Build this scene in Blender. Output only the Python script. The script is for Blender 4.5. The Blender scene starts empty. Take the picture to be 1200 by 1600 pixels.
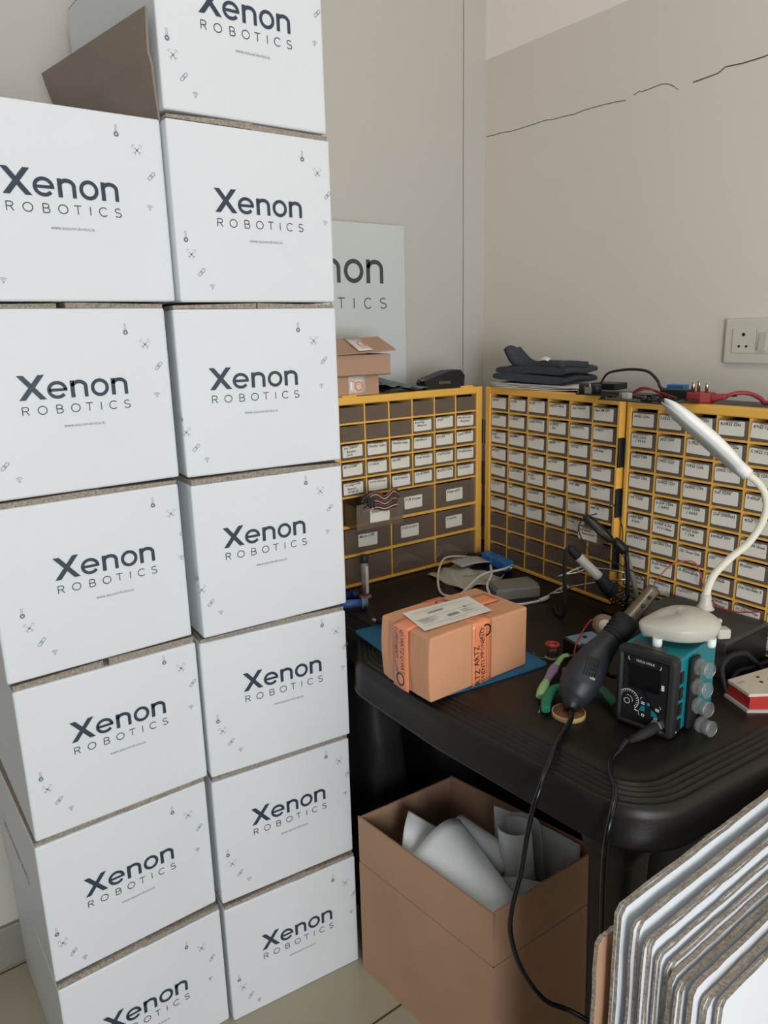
import bpy, bmesh, math, random
from mathutils import Vector, Matrix
PI = math.pi
R_ = math.radians
C = bpy.context.scene.collection
S = bpy.context.scene
random.seed(7)

# ------------------------------------------------------------------ camera
cam = bpy.data.cameras.new('camera')
cam.sensor_fit = 'VERTICAL'; cam.sensor_height = 36.0; cam.lens = 1155 / 1600 * 36.0
cam.clip_start = 0.02
co = bpy.data.objects.new('camera', cam); C.objects.link(co)
rt = Vector((0.8001257, -0.5993633, -0.0237167))
up = Vector((0.1624904, 0.1785185, 0.9704267))
fw = Vector((0.5774043, 0.7803171, -0.2402280))
m = Matrix((rt, up, -fw)).transposed().to_4x4()
m.translation = Vector((0, 0, 1.35))
co.matrix_world = m
S.camera = co
S.view_settings.view_transform = 'Standard'
S.view_settings.look = 'None'
S.view_settings.exposure = 0.0
S.view_settings.gamma = 1.0
S.view_settings.use_curve_mapping = False

# ------------------------------------------------------------------ light: overcast daylight through the open shop front behind the camera, plus two added fills
w = bpy.data.worlds.new('daylight'); S.world = w; w.use_nodes = True
w.node_tree.nodes['Background'].inputs[0].default_value = (0.92, 0.96, 1.0, 1)
w.node_tree.nodes['Background'].inputs[1].default_value = 0.34

def area(name, loc, target, sx, sy, power, col):
    l = bpy.data.lights.new(name, 'AREA'); l.shape = 'RECTANGLE'; l.size = sx; l.size_y = sy
    l.energy = power; l.color = col
    o = bpy.data.objects.new(name, l); C.objects.link(o); o.location = loc
    o.rotation_euler = (Vector(target) - Vector(loc)).to_track_quat('-Z', 'Y').to_euler()
    return o
area('shop_front_daylight', (0.0, -3.0, 0.85), (0.55, 1.2, 0.85), 1.7, 1.5, 37, (0.94, 0.98, 1.0))
area('side_fill_light', (-0.62, -1.35, 1.15), (1.5, 0.2, 1.0), 1.0, 1.3, 66, (0.95, 0.97, 1.0))  # added fill that brightens the right wall, no actual window
area('overhead_fill_light', (0.2, 0.1, 2.85), (0.6, 0.6, 0), 1.2, 0.3, 7, (1.0, 0.95, 0.86))  # added overhead fill for table top and papers, no actual tube

# ------------------------------------------------------------------ helpers
def lin(c):
    return tuple((v / 12.92 if v <= 0.04045 else ((v + 0.055) / 1.055) ** 2.4) for v in [x / 255 for x in c])

def mat(name, rgb, rough=0.5, metal=0.0, var=0.0, scale=8.0, bump=0.0, bscale=60.0, coat=0.0, trans=0.0, alpha=1.0, spec=0.5, ior=1.45, stretch=None):
    mt = bpy.data.materials.new(name); mt.use_nodes = True
    nt = mt.node_tree; p = nt.nodes['Principled BSDF']
    c = lin(rgb)
    p.inputs['Base Color'].default_value = (*c, 1)
    p.inputs['Roughness'].default_value = rough
    p.inputs['Metallic'].default_value = metal
    p.inputs['Coat Weight'].default_value = coat
    p.inputs['Transmission Weight'].default_value = trans
    p.inputs['Specular IOR Level'].default_value = spec
    p.inputs['IOR'].default_value = ior
    p.inputs['Alpha'].default_value = alpha
    if var or bump:
        tc = nt.nodes.new('ShaderNodeTexCoord')
        mp = nt.nodes.new('ShaderNodeMapping'); nt.links.new(tc.outputs['Object'], mp.inputs[0])
        if stretch: mp.inputs['Scale'].default_value = stretch
    if var:
        n = nt.nodes.new('ShaderNodeTexNoise'); n.inputs['Scale'].default_value = scale; n.inputs['Detail'].default_value = 5
        nt.links.new(mp.outputs[0], n.inputs['Vector'])
        r = nt.nodes.new('ShaderNodeMapRange'); r.inputs[1].default_value = 0.3; r.inputs[2].default_value = 0.7
        r.inputs[3].default_value = 1 - var; r.inputs[4].default_value = 1 + var * 0.6
        nt.links.new(n.outputs[0], r.inputs[0])
        mx = nt.nodes.new('ShaderNodeVectorMath'); mx.operation = 'SCALE'; mx.inputs[0].default_value = c
        nt.links.new(r.outputs[0], mx.inputs['Scale']); nt.links.new(mx.outputs[0], p.inputs['Base Color'])
    if bump:
        n2 = nt.nodes.new('ShaderNodeTexNoise'); n2.inputs['Scale'].default_value = bscale; n2.inputs['Detail'].default_value = 4
        nt.links.new(mp.outputs[0], n2.inputs['Vector'])
        b = nt.nodes.new('ShaderNodeBump'); b.inputs['Strength'].default_value = bump; b.inputs['Distance'].default_value = 0.002
        nt.links.new(n2.outputs[0], b.inputs['Height']); nt.links.new(b.outputs[0], p.inputs['Normal'])
    return mt

M = {}
M['carton'] = mat('white_laminated_carton', (221, 225, 229), 0.42, var=0.03, scale=3, bump=0.12, bscale=14, spec=0.4)
M['ink'] = mat('dark_blue_print', (52, 62, 76), 0.35)
M['ink_grey'] = mat('grey_print', (110, 116, 122), 0.45)
M['kraft'] = mat('brown_kraft_board', (178, 141, 114), 0.75, var=0.10, scale=5, bump=0.15, bscale=30)
M['kraft_tan'] = mat('tan_kraft_board', (178, 142, 116), 0.7, var=0.07, scale=6, bump=0.1, bscale=30)
M['kraft_grey'] = mat('grey_kraft_inside', (140, 128, 116), 0.8, var=0.10, scale=8)
M['flute'] = mat('corrugated_edge', (158, 149, 136), 0.9, var=0.45, scale=260, bump=0.8, bscale=300)
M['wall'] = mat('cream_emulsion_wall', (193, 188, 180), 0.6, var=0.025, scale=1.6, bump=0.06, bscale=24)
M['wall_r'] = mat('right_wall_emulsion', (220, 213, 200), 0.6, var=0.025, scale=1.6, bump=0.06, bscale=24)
M['wall_light_band'] = mat('painted_light_band', (242, 234, 227), 0.6, var=0.02, scale=1.6, bump=0.06, bscale=24)  # light falling on the upper right wall, put into the colour
M['crack'] = mat('plaster_crack', (84, 78, 70), 0.9)
M['yellow'] = mat('yellow_abs_plastic', (236, 182, 82), 0.45, var=0.05, scale=5)
M['case'] = mat('dark_grey_plastic_case', (74, 72, 72), 0.6, var=0.06, scale=9)
M['black'] = mat('black_plastic', (26, 26, 28), 0.45)
M['black_matt'] = mat('matt_black_rubber', (24, 25, 27), 0.7)
M['black_gloss'] = mat('black_gloss_cable', (14, 15, 18), 0.22)
M['table'] = mat('black_moulded_plastic', (30, 25, 22), 0.38, var=0.10, scale=4, bump=0.10, bscale=220, spec=0.35)
M['label'] = mat('white_paper_label', (226, 222, 210), 0.8, var=0.03, scale=30)
M['pen'] = mat('pen_writing', (48, 48, 52), 0.8)
M['paper'] = mat('white_bond_paper', (238, 242, 242), 0.7, var=0.02, scale=6)
M['newsprint'] = mat('printed_paper', (224, 222, 218), 0.8, var=0.14, scale=40)
M['white'] = mat('white_abs_plastic', (186, 183, 170), 0.35)
M['bright_white'] = mat('bright_white_plastic', (232, 230, 226), 0.35)
M['white_socket'] = mat('ivory_switch_plate', (206, 201, 186), 0.4)
M['teal'] = mat('teal_powder_coat', (14, 118, 128), 0.45, var=0.05, scale=12)
M['metal'] = mat('brushed_steel', (190, 188, 182), 0.3, metal=1.0, var=0.1, scale=40)
M['dull_metal'] = mat('heat_stained_steel', (128, 118, 106), 0.38, metal=0.9, var=0.25, scale=30)
M['brass'] = mat('tinned_pins', (196, 186, 160), 0.25, metal=1.0)
M['red'] = mat('red_plastic', (176, 44, 40), 0.35)
M['red_plug'] = mat('dark_red_rubber', (150, 52, 56), 0.5, var=0.08, scale=40)
M['red_wire'] = mat('red_pvc_wire', (170, 60, 52), 0.4)
M['blue_mat'] = mat('blue_silicone_mat', (24, 100, 138), 0.5)
M['blue'] = mat('blue_terminal_plastic', (38, 110, 172), 0.35)
M['blue_syr'] = mat('blue_paste', (56, 96, 160), 0.4)
M['cloth'] = mat('charcoal_cloth', (62, 66, 72), 0.95, var=0.12, scale=60, bump=0.6, bscale=500)
M['pcb'] = mat('dark_circuit_board', (34, 36, 34), 0.4, var=0.35, scale=160)
M['chip'] = mat('black_chip', (22, 22, 24), 0.3)
M['orange_tape'] = mat('orange_packing_tape', (232, 142, 100), 0.25, spec=0.6)
M['tape_print'] = mat('tape_black_print', (48, 30, 30), 0.3)
M['parcel'] = mat('orange_kraft_parcel', (206, 150, 112), 0.65, var=0.06, scale=9, bump=0.15, bscale=40)
M['green'] = mat('green_handle', (22, 118, 92), 0.45)
M['mint'] = mat('pale_green_grip', (150, 196, 132), 0.4)
M['lilac'] = mat('lilac_grip', (140, 124, 160), 0.4)
M['rosin_rim'] = mat('tan_rim', (196, 164, 108), 0.5, var=0.1, scale=60)
M['rosin'] = mat('burnt_rosin', (112, 72, 40), 0.55, var=0.4, scale=160, bump=0.7, bscale=300)
M['clear_tape'] = mat('clear_parcel_tape', (214, 206, 196), 0.2, var=0.1, scale=60)
M['orange_ink'] = mat('orange_print', (226, 120, 60), 0.4)
M['green_grey'] = mat('grey_green_film', (96, 112, 106), 0.35, var=0.15, scale=30)
M['grey_plastic'] = mat('smoked_grey_plastic', (128, 126, 116), 0.4, var=0.08, scale=20)
M['poster'] = mat('white_printed_sheet', (200, 204, 202), 0.5)
M['poster_ink'] = mat('charcoal_print', (66, 70, 72), 0.5)
M['foam'] = mat('brown_wire', (120, 84, 66), 0.5)
M['filler_black'] = mat('shade_filler', (20, 21, 24), 0.6, var=0.3, scale=12, bump=0.5, bscale=40)  # near-black for the fillers added to darken the space below the table
M['clear'] = mat('clear_acrylic', (235, 238, 238), 0.05, trans=0.9, ior=1.3)
M['pale_blue'] = mat('pale_blue_label', (120, 140, 160), 0.5)

def see_through(name, rgb, frac, rough=0.25):
    mt = bpy.data.materials.new(name); mt.use_nodes = True; nt = mt.node_tree
    p = nt.nodes['Principled BSDF']; p.inputs['Base Color'].default_value = (*lin(rgb), 1); p.inputs['Roughness'].default_value = rough
    t = nt.nodes.new('ShaderNodeBsdfTransparent'); t.inputs[0].default_value = (0.9, 0.88, 0.86, 1)
    mx = nt.nodes.new('ShaderNodeMixShader'); mx.inputs[0].default_value = frac
    nt.links.new(t.outputs[0], mx.inputs[1]); nt.links.new(p.outputs[0], mx.inputs[2])
    nt.links.new(mx.outputs[0], nt.nodes['Material Output'].inputs['Surface'])
    return mt
M['drawer'] = see_through('clear_drawer_plastic', (158, 140, 124), 0.30)
M['drawer_side'] = see_through('clear_drawer_side', (120, 100, 80), 0.3)
M['glass'] = see_through('clear_glass_tube', (200, 202, 202), 0.16, 0.06)
M['bag'] = see_through('thin_poly_film', (205, 205, 200), 0.55, 0.2)
M['tube'] = see_through('frosted_syringe_barrel', (200, 196, 196), 0.5, 0.2)

# wall band split and floor tiles
def tile_floor():
    mt = bpy.data.materials.new('cream_vitrified_tile'); mt.use_nodes = True; nt = mt.node_tree
    p = nt.nodes['Principled BSDF']; p.inputs['Roughness'].default_value = 0.28
    tc = nt.nodes.new('ShaderNodeTexCoord'); mp = nt.nodes.new('ShaderNodeMapping')
    mp.inputs['Location'].default_value = (-0.25, -0.385, 0)
    nt.links.new(tc.outputs['Object'], mp.inputs[0])
    b = nt.nodes.new('ShaderNodeTexBrick'); b.offset = 0; b.inputs['Scale'].default_value = 1
    b.inputs['Brick Width'].default_value = 0.6; b.inputs['Row Height'].default_value = 0.6; b.inputs['Mortar Size'].default_value = 0.0025
    b.inputs['Color1'].default_value = (*lin((176, 168, 146)), 1); b.inputs['Color2'].default_value = (*lin((172, 165, 144)), 1)
    b.inputs['Mortar'].default_value = (*lin((70, 60, 46)), 1)
    nt.links.new(mp.outputs[0], b.inputs['Vector'])
    n = nt.nodes.new('ShaderNodeTexNoise'); n.inputs['Scale'].default_value = 4; n.inputs['Detail'].default_value = 8
    nt.links.new(tc.outputs['Object'], n.inputs['Vector'])
    mx = nt.nodes.new('ShaderNodeMixRGB'); mx.blend_type = 'MULTIPLY'; mx.inputs[0].default_value = 0.25
    nt.links.new(b.outputs[0], mx.inputs[1]); nt.links.new(n.outputs[0], mx.inputs[2])
    nt.links.new(mx.outputs[0], p.inputs['Base Color'])
    return mt
M['floor'] = tile_floor()

def flute_mat():  # board edges: fine rows of flutes
    pass

# ---- geometry builders
def add_box(bm, c, s, rot=None, mi=0, bev=0.0):
    r = bmesh.ops.create_cube(bm, size=1.0)
    vs = r['verts']
    for v in vs: v.co = Vector((v.co.x * s[0], v.co.y * s[1], v.co.z * s[2]))
    fs = set(f for v in vs for f in v.link_faces)
    if bev > 0:
        es = list(set(e for v in vs for e in v.link_edges))
        rr = bmesh.ops.bevel(bm, geom=es, offset=min(bev, min(s) * 0.45), segments=2, affect='EDGES', profile=0.5)
        fs = set(rr['faces']) | set(f for f in fs if f.is_valid)
        vs = list(set(v for f in fs for v in f.verts))
    T = Matrix.Translation(Vector(c)) @ (rot.to_4x4() if rot else Matrix())
    for v in vs: v.co = T @ v.co
    for f in fs:
        if f.is_valid: f.material_index = mi
    return fs

def bx(bm, x0, x1, y0, y1, z0, z1, mi=0, bev=0.0):
    return add_box(bm, ((x0 + x1) / 2, (y0 + y1) / 2, (z0 + z1) / 2), (abs(x1 - x0), abs(y1 - y0), abs(z1 - z0)), None, mi, bev)

def smooth_path(pts, sub=6):
    P = [Vector(p) for p in pts]
    if len(P) < 3: return P
    out = []
    for i in range(len(P) - 1):
        p0 = P[i - 1] if i else P[0] * 2 - P[1]
        p1, p2 = P[i], P[i + 1]
        p3 = P[i + 2] if i + 2 < len(P) else P[-1] * 2 - P[-2]
        for k in range(sub):
            t = k / sub
            out.append(0.5 * ((2 * p1) + (p2 - p0) * t + (2 * p0 - 5 * p1 + 4 * p2 - p3) * t * t + (3 * p1 - p0 - 3 * p2 + p3) * t ** 3))
    out.append(P[-1])
    return out

def tube(bm, pts, r, n=8, sub=6, mi=0, smooth=True, flat=1.0):
    P = smooth_path(pts, sub) if sub > 1 else [Vector(p) for p in pts]
    N = len(P)
    rs = r if isinstance(r, (list, tuple)) else None
    def rad(i):
        if rs is None: return r
        t = i / (N - 1) * (len(rs) - 1); k = min(int(t), len(rs) - 2); u = t - k
        return rs[k] * (1 - u) + rs[k + 1] * u
    rings = []
    t0 = (P[1] - P[0]).normalized()
    a = t0.cross(Vector((0, 0, 1)))
    if a.length < 1e-3: a = t0.cross(Vector((1, 0, 0)))
    a.normalize()
    for i in range(N):
        t = (P[min(i + 1, N - 1)] - P[max(i - 1, 0)])
        if t.length < 1e-9: t = t0
        t.normalize()
        a = (a - t * a.dot(t))
        if a.length < 1e-5: a = t.orthogonal()
        a.normalize(); b = t.cross(a)
        rings.append([bm.verts.new(P[i] + (a * math.cos(2 * PI * k / n) + b * (math.sin(2 * PI * k / n) * flat)) * rad(i)) for k in range(n)])
    for i in range(N - 1):
        for k in range(n):
            f = bm.faces.new((rings[i][k], rings[i][(k + 1) % n], rings[i + 1][(k + 1) % n], rings[i + 1][k])); f.smooth = smooth; f.material_index = mi
    for rg, rv in ((rings[0], True), (rings[-1], False)):
        f = bm.faces.new(rg[::-1] if rv else rg); f.material_index = mi

def lathe(bm, prof, T=None, n=32, mi=0, smooth=True, cap=True):
    T = T or Matrix()
    rings = []
    for r, z in prof:
        rings.append([bm.verts.new(T @ Vector((r * math.cos(2 * PI * k / n), r * math.sin(2 * PI * k / n), z))) for k in range(n)])
    for i in range(len(rings) - 1):
        for k in range(n):
            f = bm.faces.new((rings[i][k], rings[i][(k + 1) % n], rings[i + 1][(k + 1) % n], rings[i + 1][k])); f.smooth = smooth; f.material_index = mi
    if cap:
        if prof[0][0] > 1e-5: bm.faces.new(rings[0][::-1]).material_index = mi
        if prof[-1][0] > 1e-5: bm.faces.new(rings[-1]).material_index = mi

def axisT(p, d, roll=0):
    d = Vector(d).normalized()
    q = d.to_track_quat('Z', 'Y')
    return Matrix.Translation(Vector(p)) @ q.to_matrix().to_4x4() @ Matrix.Rotation(roll, 4, 'Z')

def loft(bm, rings, mi=0, smooth=True, closed=True, caps=True):
    V = [[bm.verts.new(Vector(p)) for p in r] for r in rings]
    n = len(V[0])
    for i in range(len(V) - 1):
        for k in range(n if closed else n - 1):
            f = bm.faces.new((V[i][k], V[i][(k + 1) % n], V[i + 1][(k + 1) % n], V[i + 1][k])); f.smooth = smooth; f.material_index = mi
    if caps and closed:
        bm.faces.new(V[0][::-1]).material_index = mi; bm.faces.new(V[-1]).material_index = mi

def prism(bm, poly, z0, z1, T=None, mi=0):
    T = T or Matrix()
    a = [bm.verts.new(T @ Vector((x, y, z0))) for x, y in poly]
    b = [bm.verts.new(T @ Vector((x, y, z1))) for x, y in poly]
    n = len(poly)
    for k in range(n): bm.faces.new((a[k], a[(k + 1) % n], b[(k + 1) % n], b[k])).material_index = mi
    bm.faces.new(a[::-1]).material_index = mi; bm.faces.new(b).material_index = mi

def sheet(bm, fn, nu, nv, th=0.0006, mi=0, smooth=True):
    """a sheet with thickness from fn(u,v)->point, u,v in 0..1"""
    P = [[Vector(fn(i / nu, j / nv)) for j in range(nv + 1)] for i in range(nu + 1)]
    def nrm(i, j):
        a = P[min(i + 1, nu)][j] - P[max(i - 1, 0)][j]; b = P[i][min(j + 1, nv)] - P[i][max(j - 1, 0)]
        c = a.cross(b); return c.normalized() if c.length > 1e-12 else Vector((0, 0, 1))
    A = [[bm.verts.new(P[i][j] + nrm(i, j) * th / 2) for j in range(nv + 1)] for i in range(nu + 1)]
    B = [[bm.verts.new(P[i][j] - nrm(i, j) * th / 2) for j in range(nv + 1)] for i in range(nu + 1)]
    def q(*v):
        f = bm.faces.new(v); f.smooth = smooth; f.material_index = mi
    for i in range(nu):
        for j in range(nv):
            q(A[i][j], A[i + 1][j], A[i + 1][j + 1], A[i][j + 1]); q(B[i][j], B[i][j + 1], B[i + 1][j + 1], B[i + 1][j])
    for i in range(nu):
        q(A[i][0], B[i][0], B[i + 1][0], A[i + 1][0]); q(A[i][nv], A[i + 1][nv], B[i + 1][nv], B[i][nv])
    for j in range(nv):
        q(A[0][j], A[0][j + 1], B[0][j + 1], B[0][j]); q(A[nu][j], B[nu][j], B[nu][j + 1], A[nu][j + 1])

def stroke(bm, pts, wd, T, mi=0, closed=False, lift=0.0):
    """flat ribbon through 2-D points, T maps (x,y,0) to the surface"""
    P = [Vector((p[0], p[1])) for p in pts]; n = len(P)
    L, Rr = [], []
    for i in range(n):
        if closed: d = P[(i + 1) % n] - P[i - 1]
        else: d = P[min(i + 1, n - 1)] - P[max(i - 1, 0)]
        d = d.normalized() if d.length > 0 else Vector((1, 0)); nn = Vector((-d.y, d.x)) * wd / 2
        L.append(bm.verts.new(T @ Vector((P[i].x + nn.x, P[i].y + nn.y, lift)))); Rr.append(bm.verts.new(T @ Vector((P[i].x - nn.x, P[i].y - nn.y, lift))))
    for i in range(n if closed else n - 1):
        k = (i + 1) % n
        bm.faces.new((Rr[i], Rr[k], L[k], L[i])).material_index = mi

def arc(cx, cy, rx, ry, a0, a1, n=20):
    return [(cx + rx * math.cos(R_(a0 + (a1 - a0) * k / n)), cy + ry * math.sin(R_(a0 + (a1 - a0) * k / n))) for k in range(n + 1)]

def obj(name, bm, mats, parent=None, loc=None, rot=None):
    if not isinstance(mats, (list, tuple)): mats = [mats]
    me = bpy.data.meshes.new(name)
    bmesh.ops.recalc_face_normals(bm, faces=bm.faces[:])
    bm.to_mesh(me); bm.free()
    for x in mats: me.materials.append(M[x] if isinstance(x, str) else x)
    o = bpy.data.objects.new(name, me); C.objects.link(o)
    if parent: o.parent = parent
    if loc: o.location = loc
    if rot: o.rotation_euler = rot
    return o

def flatobj(name, bm, mats, parent=None, loc=None, rot=None):  # print decals: keep winding
    if not isinstance(mats, (list, tuple)): mats = [mats]
    me = bpy.data.meshes.new(name); bm.to_mesh(me); bm.free()
    for x in mats: me.materials.append(M[x] if isinstance(x, str) else x)
    o = bpy.data.objects.new(name, me); C.objects.link(o)
    if parent: o.parent = parent
    if loc: o.location = loc
    if rot: o.rotation_euler = rot
    return o

def thing(name, label, cat, loc=(0, 0, 0), rotz=0, group=None):
    o = bpy.data.objects.new(name, None); C.objects.link(o); o.empty_display_size = 0.02
    o.location = loc; o.rotation_euler = (0, 0, rotz); o['label'] = label; o['category'] = cat
    if group: o['group'] = group
    return o

def tag(o, label, cat, group=None):
    o['label'] = label; o['category'] = cat
    if group: o['group'] = group
    return o

def struct(o):
    o['kind'] = 'structure'; return o

def B(): return bmesh.new()

_tc = {}
def text_geo(s, bold=0.0):
    if (s, bold) in _tc: return _tc[(s, bold)]
    cu = bpy.data.curves.new('t', 'FONT'); cu.body = s; cu.size = 1.0; cu.resolution_u = 1; cu.space_line = 0.9; cu.offset = bold
    o = bpy.data.objects.new('t', cu); C.objects.link(o)
    dg = bpy.context.evaluated_depsgraph_get(); dg.update()
    me = bpy.data.meshes.new_from_object(o.evaluated_get(dg))
    vs = [tuple(v.co) for v in me.vertices]; fs = [tuple(p.vertices) for p in me.polygons]
    bpy.data.objects.remove(o); bpy.data.curves.remove(cu); bpy.data.meshes.remove(me)
    _tc[(s, bold)] = (vs, fs); return _tc[(s, bold)]

def add_text(bm, s, T, width=None, height=None, mi=0, shear=0.0, size=None, bold=0.0):
    vs, fs = text_geo(s, bold)
    if not vs: return
    x0 = min(v[0] for v in vs); x1 = max(v[0] for v in vs); y0 = min(v[1] for v in vs); y1 = max(v[1] for v in vs)
    if size: sx = sy = size
    else:
        sx = width / (x1 - x0); sy = (height / (y1 - y0)) if height else sx
    V = [bm.verts.new(T @ Vector(((v[0] - x0) * sx + (v[1] - y0) * sy * shear, (v[1] - y0) * sy, 0))) for v in vs]
    for f in fs:
        try: bm.faces.new([V[i] for i in f]).material_index = mi
        except ValueError: pass

def plane_T(origin, xdir, ydir):
    x = Vector(xdir).normalized(); y = Vector(ydir).normalized(); z = x.cross(y)
    mm = Matrix((x, y, z)).transposed().to_4x4(); mm.translation = Vector(origin); return mm

# ------------------------------------------------------------------ room
T_Z = 0.737           # table top
XR, YB = 1.565, 1.605  # right wall and back wall
b = B(); bx(b, -1.6, XR + .1, -2.6, YB + .1, -0.05, 0); struct(obj('floor', b, 'floor'))
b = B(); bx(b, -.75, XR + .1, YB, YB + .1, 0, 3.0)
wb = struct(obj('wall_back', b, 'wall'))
b = B(); stroke(b, [(1.484 + random.uniform(-.0006, .0006), z / 20) for z in range(2, 60)], 0.0016, plane_T((0, YB - 0.0006, 0), (1, 0, 0), (0, 0, 1)))
flatobj('panel_joint_line', b, 'crack', wb)
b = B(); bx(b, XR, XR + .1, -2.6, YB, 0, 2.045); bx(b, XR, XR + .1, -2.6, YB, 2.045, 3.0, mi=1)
wr = struct(obj('wall_right', b, ['wall_r', 'wall_light_band']))
b = B()
TW = plane_T((XR - 0.0006, 0, 0), (0, -1, 0), (0, 0, 1))
yy = [1.60 - k * .03 for k in range(19)]
def cz(y): return 1.838 + .016 * (y - .83) / .76 + math.sin(y * 37) * .0016 + math.sin(y * 91) * .001
stroke(b, [(-y, cz(y)) for y in yy if y > 1.12], 0.0016, TW)
stroke(b, [(-1.13, 1.848), (-1.115, 1.853), (-1.11, 1.850), (-1.06, 1.853), (-1.045, 1.850), (-1.03, 1.842)], 0.0016, TW)
stroke(b, [(-1.035, 1.846), (-1.026, 1.838), (-1.018, 1.832)], 0.001, TW)
stroke(b, [(-.985, 1.838), (-.93, 1.841), (-.915, 1.849), (-.88, 1.846), (-.84, 1.846), (-.80, 1.850), (-.70, 1.852)], 0.0024, TW)
flatobj('plaster_crack', b, 'crack', wr)
b = B(); bx(b, -.65, XR, YB - .012, YB, 0, .1, bev=.002); struct(obj('baseboard_back', b, mat('grey_skirting_tile', (138, 134, 124), .35, var=.06, scale=3)))
b = B(); bx(b, -1.6, XR + .1, -2.6, YB + .1, 3.0, 3.05); struct(obj('ceiling', b, mat('white_ceiling', (222, 220, 214), .8, var=.02)))
b = B(); bx(b, -.75, -.65, -2.6, YB, 0, 3.0); struct(obj('unseen_wall_left', b, mat('grey_unseen_left_wall', (128, 130, 132), .7, var=.03)))  # unseen wall, set near and dark to dim the carton sides

# ------------------------------------------------------------------ white printed cartons
def carton_print(which):
    """Logo in carton-front coordinates: x right, y up, origin at left end of the big word's baseline"""
    b = B(); T = plane_T((0, 0, 0), (1, 0, 0), (0, 0, 1))
    kx, ky = .000209, .000165
    def tr(pts): return [(x * kx, y * ky) for x, y in pts]
    sw = .0060
    cap = 215
    # X
    for (xa, xb) in ((0, 182), (182, 0)):
        hw = 22
        P = [(xa - hw + (22 if xa == 0 else -22), cap), (xa + hw + (22 if xa == 0 else -22), cap), (xb + hw + (-22 if xb else 22), 0), (xb - hw + (-22 if xb else 22), 0)]
        b.faces.new([b.verts.new(T @ Vector((x * kx, y * ky, 0 if xa == 0 else .0001))) for x, y in P])
    xh = 152
    def ring(cx, rx): return arc(cx * kx, xh / 2 * ky, (rx - 14) * kx, (xh / 2 - 10) * ky, 0, 360, 30)[:-1]
    stroke(b, arc(257 * kx, xh / 2 * ky, 56 * kx, (xh / 2 - 12) * ky, -38, -360, 30)[0:1] + arc(257 * kx, xh / 2 * ky, 56 * kx, (xh / 2 - 12) * ky, -38, -360, 30)[1:], sw * .84, T)
    stroke(b, [(203 * kx, 76 * ky), (325 * kx, 76 * ky)], sw * .72, T)
    for x0 in (347, 635):
        stroke(b, [((x0 + 14) * kx, 0), ((x0 + 14) * kx, xh * ky)], sw, T)
        stroke(b, [((x0 + 106) * kx, 0), ((x0 + 106) * kx, 95 * ky)] + arc((x0 + 60) * kx, 95 * ky, 46 * kx, 44 * ky, 8, 172, 14), sw * .92, T)
    stroke(b, ring(552, 66), sw * .86, T, closed=True)
    if which != 'name': b = B()
    # ROBOTICS
    y0 = -.0215; h = .0118; s = .00135
    def L(x): return x * kx
    def ln(*p): stroke(b, [(L(x), y0 + y * h) for x, y in p], s, T)
    def ac(cx, cy, rx, ry, a0, a1, n=12): stroke(b, [(L(cx) + L(rx) * math.cos(R_(a0 + (a1 - a0) * k / n)), y0 + cy * h + ry * h * math.sin(R_(a0 + (a1 - a0) * k / n))) for k in range(n + 1)], s, T)
    ln((12, 0), (12, 1)); ln((12, 1), (36, 1)); ac(36, .75, 16, .25, 90, -90); ln((36, .5), (12, .5)); ln((34, .5), (54, 0))
    ac(143, .5, 30, .5, 0, 360, 20)
    ln((238, 0), (238, 1)); ln((238, 1), (260, 1)); ac(260, .76, 16, .24, 90, -90); ln((260, .52), (238, .52)); ac(262, .26, 18, .26, 90, -90); ln((262, 0), (238, 0))
    ac(367, .5, 30, .5, 0, 360, 20)
    ln((440, 1), (488, 1)); ln((464, 1), (464, 0))
    ln((548, 0), (548, 1))
    ac(638, .5, 30, .5, 45, 315, 16)
    ac(738, .75, 19, .25, 30, 270, 12); ac(738, .25, 21, .25, 90, -150, 12)
    if which != 'name': b = B()
    if which == 'web': add_text(b, 'www.xenonrobotics.in', plane_T((.057, 0, -.0435), (1, 0, 0), (0, 0, 1)), width=.060, height=.0052, mi=1)
    if which in ('web', 'name'): return b
    # little icons
    def thermo(x, y, q):
        stroke(b, arc(x, y - .006 * q, .0026, .0026, 0, 360, 12)[:-1], .0022, T, closed=True, mi=1)
        stroke(b, [(x - .0011, y - .004 * q), (x - .0011, y + .007), (x + .0011, y + .007), (x + .0011, y - .004 * q)], .0005, T, mi=1)
    def drone(x, y):
        for sx in (-1, 1):
            for sy in (-1, 1):
                stroke(b, [(x, y), (x + sx * .004, y + sy * .004)], .0006, T, mi=1)
                stroke(b, arc(x + sx * .005, y + sy * .005, .0022, .0022, 45 if sx * sy < 0 else -45, 225 if sx * sy < 0 else 135, 8) if True else [], .0005, T, mi=1)
        stroke(b, arc(x, y, .0012, .0012, 0, 360, 8)[:-1], .001, T, mi=1, closed=True)
    def link(x, y):
        for dx in (-.0022, .0022):
            c0 = Vector((x + dx, y + dx)); d = Vector((.707, .707)); n2 = Vector((-.707, .707)); P = []
            for k in range(9):
                a = -PI / 2 + PI * k / 8; P.append(c0 + d * (.0022 + .0021 * math.cos(a)) + n2 * (.0021 * math.sin(a)))
            for k in range(9):
                a = PI / 2 + PI * k / 8; P.append(c0 - d * .0022 + d * (.0021 * math.cos(a)) + n2 * (.0021 * math.sin(a)))
            stroke(b, P, .0007, T, mi=1, closed=True)
    def wifi(x, y):
        for r in (.0022, .0044, .0066): stroke(b, arc(x, y - .003, r, r, 45, 135, 8), .0006, T, mi=1)
        stroke(b, arc(x, y - .003, .0006, .0006, 0, 360, 6)[:-1], .0008, T, mi=1, closed=True)
    cx = .079
    if which == 'icons_a': thermo(cx + .084, .099, 1); drone(cx + .1125, .074); link(cx + .131, .040); wifi(cx + .124, -.005); return b
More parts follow.
